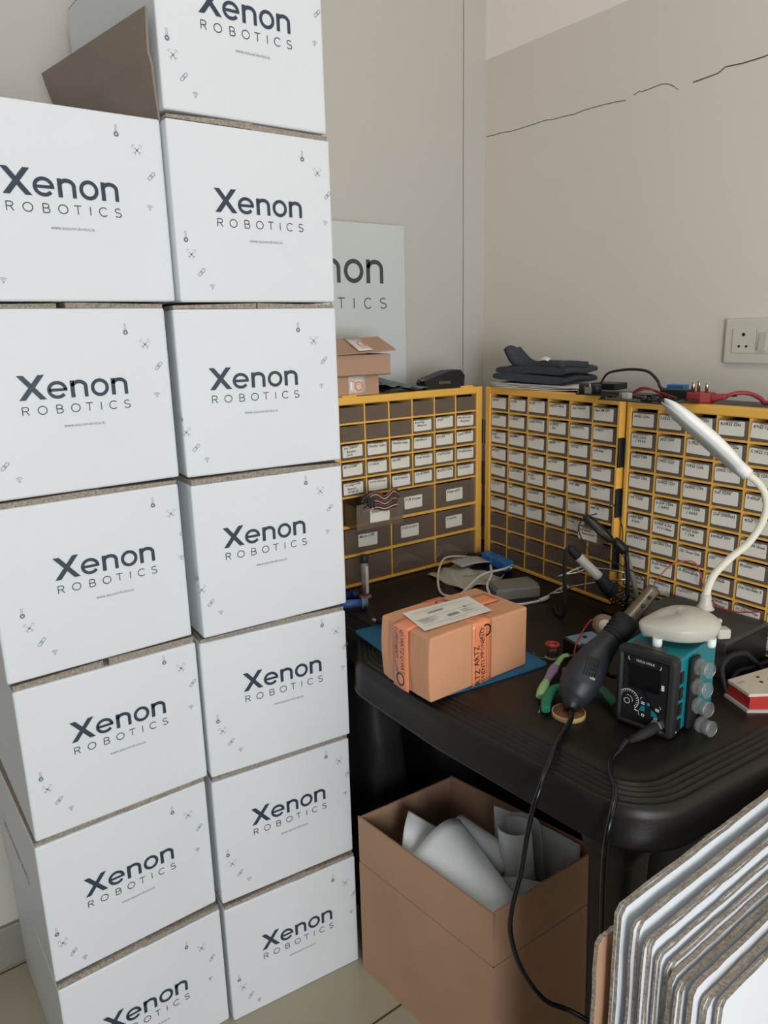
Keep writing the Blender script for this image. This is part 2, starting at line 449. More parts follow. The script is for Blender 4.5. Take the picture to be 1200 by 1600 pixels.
    thermo(cx - .1315, -.038, 1); drone(cx - .1245, -.0655); link(cx - .110, -.092); wifi(cx - .0935, -.114)
    return b
prints = []
for wh_, nm_, lb_ in (('name', 'company_lettering', 'dark blue company name'), ('web', 'web_address', 'tiny grey web address'), ('icons_a', 'icon_column', 'small grey icons at the upper right'), ('icons_b', 'icon_column', 'small grey icons at the lower left')):
    pm_ = bpy.data.meshes.new(nm_); _b = carton_print(wh_); _b.to_mesh(pm_); _b.free()
    pm_.materials.append(M['ink']); pm_.materials.append(M['ink_grey']); prints.append((pm_, nm_, lb_))
# mid-grey print with a slight gloss as on the lamination

_cn = [0]
def white_carton(W, D, H, label, loc, yaw, cx, fl, bz, side_text=None, open_flap=False, tilt=0):
    """origin: front left bottom corner; local x along front, y into depth"""
    t = thing('printed_carton', label, 'box', loc, yaw, 'white printed cartons stacked in two columns')
    if tilt: t.rotation_euler = (0, tilt, yaw)
    b = B()
    _cn[0] += 1; rng = random.Random(_cn[0] * 17)
    # body as a gently bulging shell
    n = 8; H0 = H - fl
    add_box(b, (W / 2, D / 2, H0 / 2), (W, D, H0), bev=.0035)
    for f in b.faces: f.smooth = False
    obj('carton_body', b, 'carton', t)
    # closed lid flaps: brown board edges showing in front under the next carton
    z = H0
    for k in range(2):
        b = B(); x0, x1 = ((.002, W * .52 + rng.uniform(-.03, .03)), (W * .5, W - .002))[k]
        zz0, zz1 = z + .0004, z + fl - .0004
        a, c = rng.uniform(.45, .75), rng.uniform(.8, .98)
        if k: a, c = c, a
        ins = rng.uniform(.0, .004)
        vs = [(x0, ins, zz0), (x1, ins + rng.uniform(0, .002), zz0), (x1, D - .003, zz0), (x0, D - .003, zz0),
              (x0, ins, zz0 + (zz1 - zz0) * a), (x1, ins, zz0 + (zz1 - zz0) * c), (x1, D - .003, zz0 + (zz1 - zz0) * c), (x0, D - .003, zz0 + (zz1 - zz0) * a)]
        vv = [b.verts.new(v) for v in vs]
        for q in ((0, 1, 5, 4), (1, 2, 6, 5), (2, 3, 7, 6), (3, 0, 4, 7), (4, 5, 6, 7), (3, 2, 1, 0)): b.faces.new([vv[i] for i in q])
        if open_flap: b.free(); continue
        obj('lid_flap', b, 'flute', t)
    for pm_, nm_, lb_ in prints:
        p = bpy.data.objects.new(nm_, pm_); C.objects.link(p); p.parent = t
        p.location = (cx - .079, -.0006, bz); p['label'] = lb_
    if side_text:
        b = B(); add_text(b, side_text, plane_T((-.0006, D * .80, H * .42), (0, -1, 0), (0, 0, 1)), width=D * .52, height=.017)
        flatobj('side_print', b, 'ink_grey', t)
    return t

LW, RW, DEP = .298, .2870, .415
lz = [0, .2785, .557, .838, 1.119, 1.4]
names = ['on the floor, lowest of the left column', 'second from the floor in the left column', 'third from the floor in the left column',
         'fourth from the floor in the left column', 'second from the top of the left column', 'topmost of the left column with its flap open']
lc = [.142, .145, .153, .166, .147, .144]
lb = [.125, .136, .152, .148, .1425, .142]
rb = [.137, .147, .154, .155, .141, .1375, .140]
for i in range(6):
    H = (lz[i + 1] if i < 5 else 1.665) - lz[i]
    dx = (0, -.001, .002, -.003, .002, .0205)[i]
    t = white_carton(LW - (.002 if i else 0), DEP, H - .0005, 'white printed carton ' + names[i], (.1505 + dx, 1.174 + (0, .004, 0, -.004, .002, 0)[i], lz[i]), (0, R_(.4), R_(-.3), R_(.5), 0, R_(-.3))[i],
                     lc[i], (.014, .012, .015, .010, .009, .001)[i], lb[i], 'BEGINNER KITS' if i == 1 else None, open_flap=(i == 5))
    if i == 5:
        b = B()  # the long flap standing up on the right-hand edge, brown inside
        def fn(u, v):
            A = Vector((.297, .004, .262)); Bq = Vector((.291, -.008, .409)); Cq = Vector((.236, .378, .412)); Dq = Vector((.297, .41, .262))
            lo = A.lerp(Dq, v); hi = Bq.lerp(Cq, v)
            p = lo.lerp(hi, u); p.x += -.003 * math.sin(u * PI) - .004 * (u > .5); return p
        sheet(b, fn, 10, 6, th=.0035, smooth=False)
        obj('open_flap', b, 'kraft_grey', t)['label'] = 'brown grey inner side of the raised carton flap'
rz = [0, .2785, .557, .8355, 1.118, 1.3985, 1.675]
names = ['on the floor beside the open brown carton, lowest of the right column', 'second from the floor in the right column', 'third from the floor in the right column',
         'in the middle of the right column, fourth from the floor', 'third from the top of the right column', 'second from the top of the right column', 'topmost of the right column, reaching out of view']
rc = [.149, .150, .152, .1275, .129, .148, .146]
rx = [(.4525, 1.162, -6.2), (.4515, 1.165, -5.9), (.4505, 1.160, -6.5), (.455, 1.148, -3.4), (.4555, 1.160, -6.0), (.469, 1.156, -.6), (.4685, 1.158, .2)]
for i in range(7):
    H = (rz[i + 1] if i < 6 else 1.935) - rz[i]
    dx = (0, 0, -.001, .001, .003, .002, 0)[i]; dy = (0, .003, -.002, 0, .004, 0, .004)[i]
    white_carton(RW, DEP, H - .0005, 'white printed carton ' + names[i], (rx[i][0], rx[i][1], rz[i]), R_(rx[i][2]), rc[i],
                 (.013, .013, .012, .011, .010, .011, .004)[i], rb[i])

# sheet with the large print leaning on the back wall, on top of the first cabinet
t = thing('lettered_sign', 'large flat white sign with big dark lettering leaning on the back wall', 'sign', (.588, YB - .022, 1.2))
b = B(); bx(b, 0, .670, 0, .006, 0, .406, bev=.001); obj('sign_board', b, 'poster', t)
b = B(); T = plane_T((0, -.0006, 0), (1, 0, 0), (0, 0, 1))
kx, ky = .000455, .000375
bl = .263; xr = .600
def bigL():
    sw = .0125; xh = 152; h = xh * ky; k0 = xr - 755 * kx
    def X(v): return k0 + v * kx
    for (xa, xb) in ((0, 182), (182, 0)):
        stroke(b, [(X(xa), bl + 215 * ky), (X(xb), bl)], sw, T)
    stroke(b, [(x, y) for x, y in arc(X(257), bl + h / 2, 56 * kx, h / 2 - .005, -38, -360, 30)], sw * .8, T)
    stroke(b, [(X(203), bl + h / 2), (X(320), bl + h / 2)], sw * .7, T)
    for x0 in (347, 635):
        stroke(b, [(X(x0 + 14), bl), (X(x0 + 14), bl + h)], sw * .95, T)
        stroke(b, [(X(x0 + 106), bl), (X(x0 + 106), bl + h * .6)] + arc(X(x0 + 60), bl + h * .6, 46 * kx, h * .31, 8, 172, 16), sw * .85, T)
    stroke(b, arc(X(552), bl + h / 2, 53 * kx, h / 2 - .005, 0, 360, 30)[:-1], sw * .85, T, closed=True)
    y0 = bl - .061; hh = .025; s = .0026
    def ln(*p): stroke(b, [(X(x), y0 + y * hh) for x, y in p], s, T)
    def ac(cx, cy, rx, ry, a0, a1, n=14): stroke(b, [(X(cx) + rx * kx * math.cos(R_(a0 + (a1 - a0) * k / n)), y0 + cy * hh + ry * hh * math.sin(R_(a0 + (a1 - a0) * k / n))) for k in range(n + 1)], s, T)
    ln((12, 0), (12, 1)); ln((12, 1), (36, 1)); ac(36, .75, 16, .25, 90, -90); ln((36, .5), (12, .5)); ln((34, .5), (54, 0))
    ac(143, .5, 30, .5, 0, 360, 20)
    ln((238, 0), (238, 1)); ln((238, 1), (260, 1)); ac(260, .76, 16, .24, 90, -90); ln((260, .52), (238, .52)); ac(262, .26, 18, .26, 90, -90); ln((262, 0), (238, 0))
    ac(367, .5, 30, .5, 0, 360, 20); ln((440, 1), (488, 1)); ln((464, 1), (464, 0)); ln((548, 0), (548, 1)); ac(644, .5, 26, .5, 45, 315, 16)
    ac(748, .75, 19, .25, 30, 270, 12); ac(748, .25, 21, .25, 90, -150, 12)
bigL()
flatobj('sign_lettering', b, 'poster_ink', t)

# ------------------------------------------------------------------ table
def rounded_poly(P, radii, seg=10):
    out = []; n = len(P)
    for i in range(n):
        p = Vector(P[i]); a = Vector(P[i - 1]); c = Vector(P[(i + 1) % n]); r = radii[i]
        if r <= 0: out.append(p); continue
        d1 = (a - p).normalized(); d2 = (c - p).normalized(); ang = d1.angle(d2); L = r / math.tan(ang / 2)
        s = p + d1 * L; e = p + d2 * L
        cen = p + (d1 + d2).normalized() * (r / math.sin(ang / 2))
        v0 = s - cen; v1 = e - cen; a0 = math.atan2(v0.y, v0.x); a1 = math.atan2(v1.y, v1.x)
        da = (a1 - a0 + PI) % (2 * PI) - PI
        for k in range(seg + 1): out.append(cen + Vector((math.cos(a0 + da * k / seg), math.sin(a0 + da * k / seg))) * r)
    return out
def inset(P, d):
    n = len(P); out = []
    for i in range(n):
        a = (P[i] - P[i - 1]); c = (P[(i + 1) % n] - P[i])
        if a.length < 1e-9: a = c
        if c.length < 1e-9: c = a
        n1 = Vector((-a.y, a.x)).normalized(); n2 = Vector((-c.y, c.x)).normalized(); m_ = (n1 + n2).normalized()
        out.append(P[i] + m_ * d / max(.3, m_.dot(n1)))
    return out
t = thing('plastic_table', 'black moulded plastic table with ribbed rounded edge in the corner of the room', 'table', (1.14, 1.0, 0))
out = rounded_poly([(.724, .85), (.745, .462), (1.10, .432), (1.53, .455), (1.53, 1.585), (.808, 1.585), (.808, 1.205), (.730, 1.095)],
                   [.9, .105, .5, .085, .085, .085, .10, .10], 10)
out = [v - Vector((1.14, 1.0)) for v in out]
b = B()
prof = [(.080, 0), (.056, 0), (.052, -.0022), (.048, 0), (.045, .0), (.0435, -.004), (.041, -.0045), (.039, -.0010), (.036, -.0012), (.0345, -.0055), (.032, -.006), (.030, -.0025), (.027, -.003), (.0255, -.0075), (.023, -.008), (.021, -.0045), (.018, -.0055), (.0165, -.010), (.014, -.0105), (.012, -.0075), (.007, -.010), (.003, -.018), (.0, -.026),
        (0, -.066), (-.003, -.067), (-.003, -.072), (.004, -.073), (.006, -.03)]
rings = []
for d, z in prof:
    rings.append([(v.x, v.y, T_Z + z) for v in inset(out, d)])
loft(b, rings, smooth=True, caps=True)
obj('table_top', b, 'table', t)
def table_leg(x, y, ang):
    b = B(); rings = []
    ca, sa = math.cos(ang), math.sin(ang)
    for z, sx in ((T_Z - .03, .048), (.60, .046), (.585, .044), (.575, .038), (.57, .036), (.3, .031), (0, .027)):
        r = []
        for px, py in [(math.copysign(abs(math.cos(q)) ** .4, math.cos(q)), math.copysign(abs(math.sin(q)) ** .4, math.sin(q))) for q in [2 * PI * (k + .5) / 28 for k in range(28)]]:
            X, Y = px * sx, py * sx
            off = (T_Z - z) * .03
            r.append((x + X * ca - Y * sa, y + X * sa + Y * ca, z))
        rings.append([(p[0] - 1.14, p[1] - 1.0, p[2]) for p in r])
    loft(b, rings, smooth=True); return b
for x, y, a in ((.852, .572, 0), (1.46, .54, PI / 2), (1.46, 1.50, PI), (.885, 1.515, -PI / 2)):
    obj('leg', table_leg(x, y, a), 'table', t)

# ------------------------------------------------------------------ component drawer cabinets
GR = .0435; CD = .125
def label_mesh(text, wd, ht, rnd):
    """paper label with handwriting, origin centre, facing -y"""
    b = B(); T = plane_T((0, 0, 0), (1, 0, 0), (0, 0, 1))
    P = rounded_poly([(-wd / 2, -ht / 2), (wd / 2, -ht / 2), (wd / 2, ht / 2), (-wd / 2, ht / 2)], [.0022] * 4, 3)
    a = [b.verts.new((p.x, 0, p.y)) for p in P]; c = [b.verts.new((p.x, -.0004, p.y)) for p in P]
    n = len(P)
    for k in range(n): b.faces.new((a[k], a[(k + 1) % n], c[(k + 1) % n], c[k]))
    b.faces.new(a); b.faces.new(c)
    lines = text.split('|')
    for i, s in enumerate(lines):
        hgt = min(ht * .23, .0085)
        T = plane_T((-wd * (.44 if i == 0 else .30), -.0006, ht * (.40 - .30 * i) - hgt), (1, 0, .03 - rnd * .1), (0, 0, 1))
        w_ = min(wd * .88 if i == 0 else wd * .66, hgt * .66 * len(s))
        add_text(b, s, T, width=w_, height=hgt, mi=1, shear=.15, bold=.022)
    return b

def drawer_mesh(wd, ht, dp):
    """open tray, origin front left bottom; front wall with turned lip and finger notch"""
    b = B(); th = .0012
    bx(b, 0, wd, 0, th, 0, ht, bev=.0004)
    bx(b, 0, th, th, dp, 0, ht * .9, mi=1); bx(b, wd - th, wd, th, dp, 0, ht * .9, mi=1)
    bx(b, th, wd - th, th, dp, 0, th, mi=1); bx(b, th, wd - th, dp - th, dp, th, ht * .9, mi=1)
    bx(b, wd * .30, wd * .70, -.004, 0, ht - .0045, ht - .002)      # small pull lip
    bx(b, 0, wd, -.0012, 0, 0, .0012)
    me = bpy.data.meshes.new('drawer'); b.to_mesh(me); b.free(); me.materials.append(M['drawer']); me.materials.append(M['drawer_side']); return me

def cabinet(loc, rotz, pc, zt, label, layout, texts, FL=.020, FR=.020, group='yellow framed component drawer cabinets'):
    """origin: front face at floor level of the cell grid's left edge; x along the front, y into the depth"""
    t = thing('drawer_cabinet', label, 'cabinet', (loc[0], loc[1], T_Z), rotz, group)
    Zt = zt - T_Z; Wd = 6 * pc; Hg = 10 * GR; z0 = Zt - Hg
    x0, x1 = -FL, Wd + FR; top = Zt + .018
    b = B()
    # front frame: bevelled border
    bx(b, x0, 0, -.002, .022, .002, top, bev=.003); bx(b, Wd, x1, -.002, .022, .002, top, bev=.003)
    bx(b, x0 + .001, x1 - .001, -.0015, .022, Zt, top, bev=.003); bx(b, x0 + .001, x1 - .001, -.0015, .022, .002, z0, bev=.002)
    # raised lip on the top edge
    bx(b, x0 + .03, x0 + .07, .001, .018, top - .001, top + .004, bev=.002); bx(b, x1 - .07, x1 - .03, .001, .018, top - .001, top + .004, bev=.002)
    rows = []
    z = Zt
    for kind in layout:
        h = GR if kind == 's' else GR * 5 / 3
        rows.append((kind, z - h, h)); z -= h
    for i, (kind, zb, h) in enumerate(rows):
        th = .0042 if kind == 's' else .007
        if i < len(rows) - 1: bx(b, 0, Wd, .000, CD - .01, zb - th / 2, zb + th / 2)
        cols = 6 if kind == 's' else 3; cw = Wd / cols
        for c in range(1, cols):
            bx(b, c * cw - .0018, c * cw + .0018, .001, CD - .01, zb, zb + h)
    obj('frame', b, 'yellow', t)
    b = B()   # dark outer case
    bx(b, x0 + .002, x0 + .006, .02, CD, .0, top - .003); bx(b, x1 - .006, x1 - .002, .02, CD, .0, top - .003)
    bx(b, x0 + .002, x1 - .002, .02, CD, top - .006, top - .002); bx(b, x0 + .002, x1 - .002, .02, CD, 0, .004)
    bx(b, x0 + .002, x1 - .002, CD - .004, CD, .004, top - .006)
    obj('case', b, 'case', t)
    for x in (x0 - .0004, x1 + .0004):   # connector slots in the side edges
        for zc in (.115, .235, .345):
            b = B(); P = [(-.0022, -.034), (.0022, -.030), (.0022, .030), (-.0022, .034)]
            bx(b, x - .0026, x + .0026, -.0030, .012, zc - .032, zc + .032, bev=.002)
            obj('connector_slot', b, 'black', t)
    rnd = random.Random(int(loc[0] * 1000))
    ms = drawer_mesh(pc - .0055, GR - .0085, CD - .02); ml = drawer_mesh(pc * 2 - .0065, GR * 5 / 3 - .011, CD - .02)
    for i, (kind, zb, h) in enumerate(rows):
        cols = 6 if kind == 's' else 3; cw = Wd / cols
        for c in range(cols):
            s = texts[i][c] if i < len(texts) and c < len(texts[i]) else None
            out_ = 0
            if s and s.startswith('>'): out_ = .035 if kind == 's' else .055; s = s[1:]
            me = ms if kind == 's' else ml
            d = bpy.data.objects.new('drawer', me); C.objects.link(d); d.parent = t
            d.location = (c * cw + .0028, .0005 - out_ + rnd.uniform(0, .0012), zb + (.0026 if kind == 's' else .0042))
            if out_: d.rotation_euler = (R_(2), 0, 0); d['label'] = 'drawer pulled part way out'
            if s:
                if kind == 's': lw, lh, lx, lzz = pc * .79, GR * .62, (pc - .0055) * .455 + rnd.uniform(-.0012, .0012), (GR - .0085) * .54 + rnd.uniform(-.001, .001)
                else: lw, lh, lx, lzz = pc * .80, GR * .72, pc * (.80 if not out_ else 1.0) + rnd.uniform(-.006, .012), (GR * 5 / 3) * .40
                o = obj('label_card', label_mesh(s, lw, lh, rnd.uniform(-.3, .6)), ['label', 'pen'], d)
                o.location = (lx, -.0007, lzz); o.rotation_euler = (0, R_(rnd.uniform(-1.2, 1.6)), 0)
    return t
N_ = None
c1t = [[N_] * 6, [N_, N_, N_, 'Bearing|Magnets', 'XHSBC', 'Mosfet pad|Resistor'],
       ['Jst cable|Banana|jack', 'Header cable', 'Header male', 'LM298N-19', 'BT136A', 'Laser diode'],
       ['RF module', 'DC1820A', 'RP2040', 'Coin holder', 'Cell holder', 'Potentiometer'],
       ['Voltage-out|Buzzer|WS2812B', 'Coin battery', 'Card reader', 'Clock timer', 'Button cells', 'Thermistor'],
       ['>Jumper wire', 'PCB Screws', 'Heat sink'], ['Micro USB', 'PCB Screws', 'Display'], [N_] * 3]
cabinet((.9324, 1.4227, 0), -.0339, .0697, 1.1818, 'yellow drawer cabinet on the table against the back wall with three rows of large drawers', 'sssssLLL', c1t)
c2w = ['LM7805', 'L293D', 'BC547', 'NE555 Timer', 'Gas Sensor', 'Neo 6M GPS', 'L7812CV', 'TL084CN', 'Zener Diode', 'AT89S52|kit', 'SN74HC595', 'CD4017', 'Hall|Sensor', 'IRFZ44N', 'BC557', 'LM358', 'TIP122', 'LDR 5mm', 'MAX232', 'ULN2003', 'Relay 5V', 'MCP3008', 'DHT11', '2N2222',
       'Crystal 16', 'Reed switch', 'IR Rx|TSOP', 'AMS1117', '7805 SMD', 'Flux', 'Fuse 1A', 'MQ-2', 'Vibration', 'ESP-01', 'Servo', 'BMP180', 'INA219', 'LED RGB', 'Trimpot', 'Opto 817', 'Diode', 'Current|Sensor']
c2t = []
k = 0
for r in range(7):
    row = []
    for c in range(6): row.append(c2w[k % len(c2w)]); k += 1
    c2t.append(row)
c2t[6][5] = '>Infrared|Magnetic encoder'
cabinet((1.3649, 1.3711, 0), R_(-95.08), .0690, 1.1823, 'yellow drawer cabinet in the room corner with empty unlabelled bottom rows', 's' * 10, c2t, .020, .0090)
c3t = [['680Ω 1206', '1.2KΩ 1206', '2.2KΩ 1206', '820KΩ 1206', '470Ω 1206', '510Ω 1206'],
       ['1KΩ 1206|/ 0603', '2KΩ 1206', '2.7KΩ 1206', '4.7KΩ 1206', '5.1KΩ 1206', '6.8KΩ 1206'],
       ['10KΩ 1206', '15KΩ 1207', '19KΩ 1206', '33KΩ 1206', '47KΩ 1206', '56KΩ 1206'],
       ['100KΩ 1206', '220KΩ 1207', '560KΩ 1206', '1nF 1206', '0.47nF 1206', '1MΩ 1206'],
       ['1nF 1206', '2.2nF 1206|/ 0402', '10nF 1206|/ 0603', '22nF 1206/0603', '47nF 1206', '68nF 1206'],
       ['100nF BEV|6.3mm', '220nF 6.3V|6.3 x 5.4mm', '470nF 50V|/ 104', '1000nF 50V', 'LED 1206 Green', 'LED'],
       ['LED Red 1206', 'LED Blue 1206', 'LED Green 1206', 'LED', 'Buzzer', 'Buzzer 5V'],
       ['Bucket Strip', 'Push button|6mm', 'IR Photodiode', 'PTC 250mA', 'Din modem 5', 'Fuse'],
       ['Terminal Block|4/6/8/12mm', '2 pin Terminal 5mm|5mm', 'Type-C', 'Long button|through hole', 'DC 2.5mm - male', 'Micro'],
       ['DB9', 'Screw', 'Slide switch', 'Jack', 'Holder', 'Pins']]
cabinet((1.3390, .9319, 0), R_(-92.49), .0642, 1.1779, 'yellow drawer cabinet nearest the wall socket, behind the white lamp', 's' * 10, c3t, .0110, .020)

# bundle of jumper wires in the pulled-out drawer
rnd = random.Random(3)
b = B()
cols = [(150, 96, 60), (40, 40, 44), (210, 204, 196), (120, 60, 44), (60, 60, 66)]
mats_ = [mat('jumper_%s' % n_, c_, .45) for n_, c_ in zip(('brown', 'black', 'white', 'rust', 'grey'), cols)]
for i in range(16):
    z = .930 + .0024 * i; o = rnd.uniform(-.003, .003)
    tube(b, [(.955, 1.375 + o, z + .002), (.985, 1.362 + o, z + .010 + i * .0006), (1.01, 1.360, z + .004), (1.035, 1.358 + o, z + .008 + i * .0008), (1.062, 1.372, z + .004)], .0013, n=5, sub=4, mi=i % 5)
for i in range(14):
    tube(b, [(.945 + rnd.uniform(0, .02), 1.380, .955 + rnd.uniform(0, .02)), (.955 + rnd.uniform(0, .02), 1.370, .97 + rnd.uniform(-.01, .01)), (.965 + rnd.uniform(-.02, .02), 1.360, .95 + rnd.uniform(-.005, .012))], .0016, n=5, sub=3, mi=1)
tag(obj('jumper_wire_bundle', b, mats_), 'striped brown, black and white jumper wires heaped in the pulled-out drawer', 'wires')
# contents seen dimly in the two lowest large drawers
for nm, x, mt_, lb in (('foam_bag', 1.135, 'bag', 'pinkish bubble bag inside the bottom middle drawer'), ('foil_bag', 1.270, 'bag', 'clear film bag inside the bottom right drawer of the cabinet by the cartons')):
    b = B(); sheet(b, lambda u, v: (x - .05 + .10 * u, 1.432 + .05 * v - .034 * (x - .93), .757 + .035 * math.sin(PI * u) * (.6 + .4 * math.sin(v * 9 + u * 5)) * (1 - .4 * v)), 14, 8, th=.001)
    tag(obj(nm, b, mt_), lb, 'bag')

# ------------------------------------------------------------------ open brown carton under the table edge, with paper rolls
cL, cF, cN, cB = [Vector(p) for p in ((.733, 1.108), (.763, .745), (1.033, .737), (.974, 1.095))]
cc = Vector((.875, .92))
t = thing('open_carton', 'large open brown cardboard carton full of white paper on the floor by the table leg', 'box', (cc.x, cc.y, 0))
Q = [p - cc for p in (cL, cF, cN, cB)]
def wall_prism(b, p, q, inn, z0, z1, mi=0):
    d = (q - p); n = Vector((-d.y, d.x)).normalized() * inn
    prism(b, [(p.x, p.y), (q.x, q.y), ((q + n).x, (q + n).y), ((p + n).x, (p + n).y)], z0, z1, mi=mi)
b = B(); prism(b, [(p.x, p.y) for p in Q], 0.0, .004)
for i in range(4): wall_prism(b, Q[i], Q[(i + 1) % 4], .004, .004, .270)
obj('carton_body', b, 'kraft', t)
for i in range(4):
    p, q = Q[i], Q[(i + 1) % 4]; d = (q - p).normalized(); n = Vector((-d.y, d.x))
    b = B()
    g0, g1 = (.001, .004) if i == 0 else ((.006, .004) if i == 1 else (.004, .004))
    lean = (.000, .004, -.002, .004)[i]
    a_, c_ = p + d * .001 + n * .0005, q - d * .001 + n * .0005
    e_, f_ = p + d * g0 + n * lean, q - d * g1 + n * lean
    h = .1075 + (.0, -.001, .001, .0)[i]
    V = [(a_.x, a_.y, .2715), (c_.x, c_.y, .2715), (f_.x, f_.y, .2715 + h), (e_.x, e_.y, .2715 + h)]
    V2 = [(v[0] + n.x * .0038, v[1] + n.y * .0038, v[2]) for v in V]
    vv = [b.verts.new(v) for v in V + V2]
    for f in ((0, 1, 2, 3), (7, 6, 5, 4), (0, 4, 5, 1), (1, 5, 6, 2), (2, 6, 7, 3), (3, 7, 4, 0)): b.faces.new([vv[k] for k in f])
    obj('flap', b, 'kraft', t)

def paper(name, label, fn, nu=24, nv=10, th=.0007, m_='paper', cat='paper', group='loose white papers in the open carton'):
    b = B(); sheet(b, fn, nu, nv, th); return tag(obj(name, b, m_), label, cat, group)
def bil(P00, P10, P11, P01, bulge, bx_=(0, 0, 1), curl=0):
    A_, B_, C_, D_ = map(Vector, (P00, P10, P11, P01)); n = Vector(bx_)
    def f(u, v):
        p = (A_ * (1 - u) + B_ * u) * (1 - v) + (D_ * (1 - u) + C_ * u) * v
        return p + n * (bulge * math.sin(PI * u) * (1 - curl * v))
    return f
paper('paper_sheet', 'broad pale sheet lying curved across the front of the open carton', bil((.757, .962, .362), (.872, .952, .398), (.848, .760, .345), (.772, .764, .330), .030, (.2, -.2, 1), .5))
paper('paper_sheet', 'small pointed white sheet standing at the left corner of the open carton', bil((.758, .995, .335), (.812, 1.038, .396), (.858, .965, .36), (.770, .945, .30), .018, (-.4, -.3, .8)))
def tube_sheet(c0, c1, r0, r1, a0, a1):
    c0, c1 = Vector(c0), Vector(c1); ax = (c1 - c0).normalized(); u_ = ax.orthogonal().normalized(); w_ = ax.cross(u_)
    def f(u, v):
        a = R_(a0 + (a1 - a0) * u); r = r0 + (r1 - r0) * u
        return c0.lerp(c1, v) + (u_ * math.cos(a) + w_ * math.sin(a)) * r
    return f
paper('rolled_paper', 'white paper roll lying at the back of the open carton, behind the broad sheet', tube_sheet((.893, .985, .352), (.925, .86, .325), .020, .032, -60, 420), 40, 8)
def upright(u, v):
    a = R_(70 - 480 * u); r = .029 + .016 * u + .003 * math.sin(u * 9)
    cx, cy = .928 + .016 * u - .010 * (1 - v), .862 - .052 * (1 - v)
    top = .408 - .016 * max(0, u - .5)
    return (cx + r * math.cos(a), cy + r * math.sin(a) * .9, .10 + v * (top - .10))
paper('rolled_paper', 'tall upright roll of white paper with open end in the open carton', upright, 50, 8)
paper('paper_sheet', 'wide white sheet standing behind the upright roll at the right of the carton', bil((.950, .915, .15), (1.018, .760, .15), (1.018, .768, .378), (.952, .935, .402), .012, (.55, .3, 0)), 16, 8)
paper('paper_sheet', 'crumpled pale sheet wedged below the upright roll in the open carton', bil((.84, .86, .33), (.93, .78, .33), (1.00, .755, .31), (.85, .752, .30), .012, (0, 0, 1)), 16, 8)
paper('paper_sheet', 'narrow white sheet poking out through the slit at the near corner of the open carton', bil((.769, .7620, .285), (.786, .7500, .285), (.788, .7510, .366), (.771, .7640, .368), .001, (-.7, -.7, 0)), 6, 6, .0008)

# ------------------------------------------------------------------ stack of cut white boards at the lower right
mats_b = ['carton', 'flute', 'kraft_grey']
def board(x0, x1, y, th, z1, lean, label, brown=False, plies=2, sd=0):
    """board standing on the floor, leaning so its top is further away; ragged corrugated edges"""
    rng = random.Random(sd)
    t = thing('cut_board', label, 'board', (x0, y, 0), 0, 'upright boards stacked against the table')
    for k in range(plies):
        b = B()
        tk = th / plies; ya = -k * tk
        nx = 26; nz = 18
        c = .006 + rng.uniform(0, .004)
        # outline with chamfered top left corner and slightly ragged left and top edges
        o1 = []
        xa = rng.uniform(0, .006) * (k > 0)
        for i in range(nz): o1.append((xa + rng.uniform(-.0012, .0012), z1 * i / nz * .99))
        o1.append((xa + .001, z1 - c)); o1.append((xa + c, z1 - .0004))
        for i in range(1, nx): o1.append((xa + c + (x1 - x0 - c) * i / nx, z1 + rng.uniform(-.0012, .0010)))
        o1.append((x1 - x0, z1)); o1.append((x1 - x0, 0))
        fr = [b.verts.new((x, ya - tk * .92 + lean * z / z1, z)) for x, z in o1]
        bk = [b.verts.new((x, ya + lean * z / z1, z)) for x, z in o1]
        n = len(o1)
        f = b.faces.new(fr); f.material_index = 0
        f = b.faces.new(bk[::-1]); f.material_index = 0
        for i in range(n): b.faces.new((fr[i], bk[i], bk[(i + 1) % n], fr[(i + 1) % n])).material_index = 1
        o = obj('board_ply' , b, (['kraft'] if brown else ['carton']) + ['flute'], t)
    return t
board(.612, .72, .436, .006, .655, 0, 'brown cardboard board at the very back of the upright stack', True, 1, 90)
# y of the front face, top height, thickness, plies, height drop of the white face
bl_ = [(.408, .709, .0095, 2), (.389, .699, .0085, 2), (.372, .688, .0090, 3), (.362, .676, .0060, 2), (.351, .670, .0065, 2), (.3435, .666, .0060, 1), (.3325, .663, .0075, 2), (.3200, .668, .0065, 1), (.3090, .655, .0080, 2), (.2980, .658, .0070, 2)]
desc = ['rearmost and tallest white board of the upright stack', 'second white board from the back of the upright stack', 'third board from the back of the upright stack, with a bright white face', 'fourth board from the back, with the wider bright white face',
        'fifth board from the back, thin edged, just before the wide bright face', 'sixth board from the back of the upright stack', 'seventh board from the back of the upright stack', 'third board from the front of the upright stack, one thin ply',
        'second board from the front of the upright stack', 'front board of the upright stack with a large white face']
xs_ = [.620, .623, .622, .627, .630, .624, .622, .626, .634, .642]
for i, (y_, z_, th_, pl_) in enumerate(bl_):
    board(xs_[i], xs_[i] + .52, y_ + th_, th_, z_, 0, desc[i], False, pl_, i)

# ------------------------------------------------------------------ parcel on its blue mat
b = B(); Pm = rounded_poly([(.757, .868), (.990, .835), (1.032, 1.165), (.800, 1.198)], [.012] * 4, 5)
prism(b, [(p.x - .9, p.y - 1.02) for p in Pm], 0, .0032)
for fz in (.0034,):
    loop = inset(Pm, .006); T = Matrix.Translation((-.9, -1.02, .0035))
    stroke(b, [(p.x, p.y) for p in loop], .0012, T, closed=True)
o = obj('soldering_mat', b, 'blue_mat', None, (.9, 1.02, T_Z + .0002)); tag(o, 'blue silicone work mat under the orange parcel', 'mat')

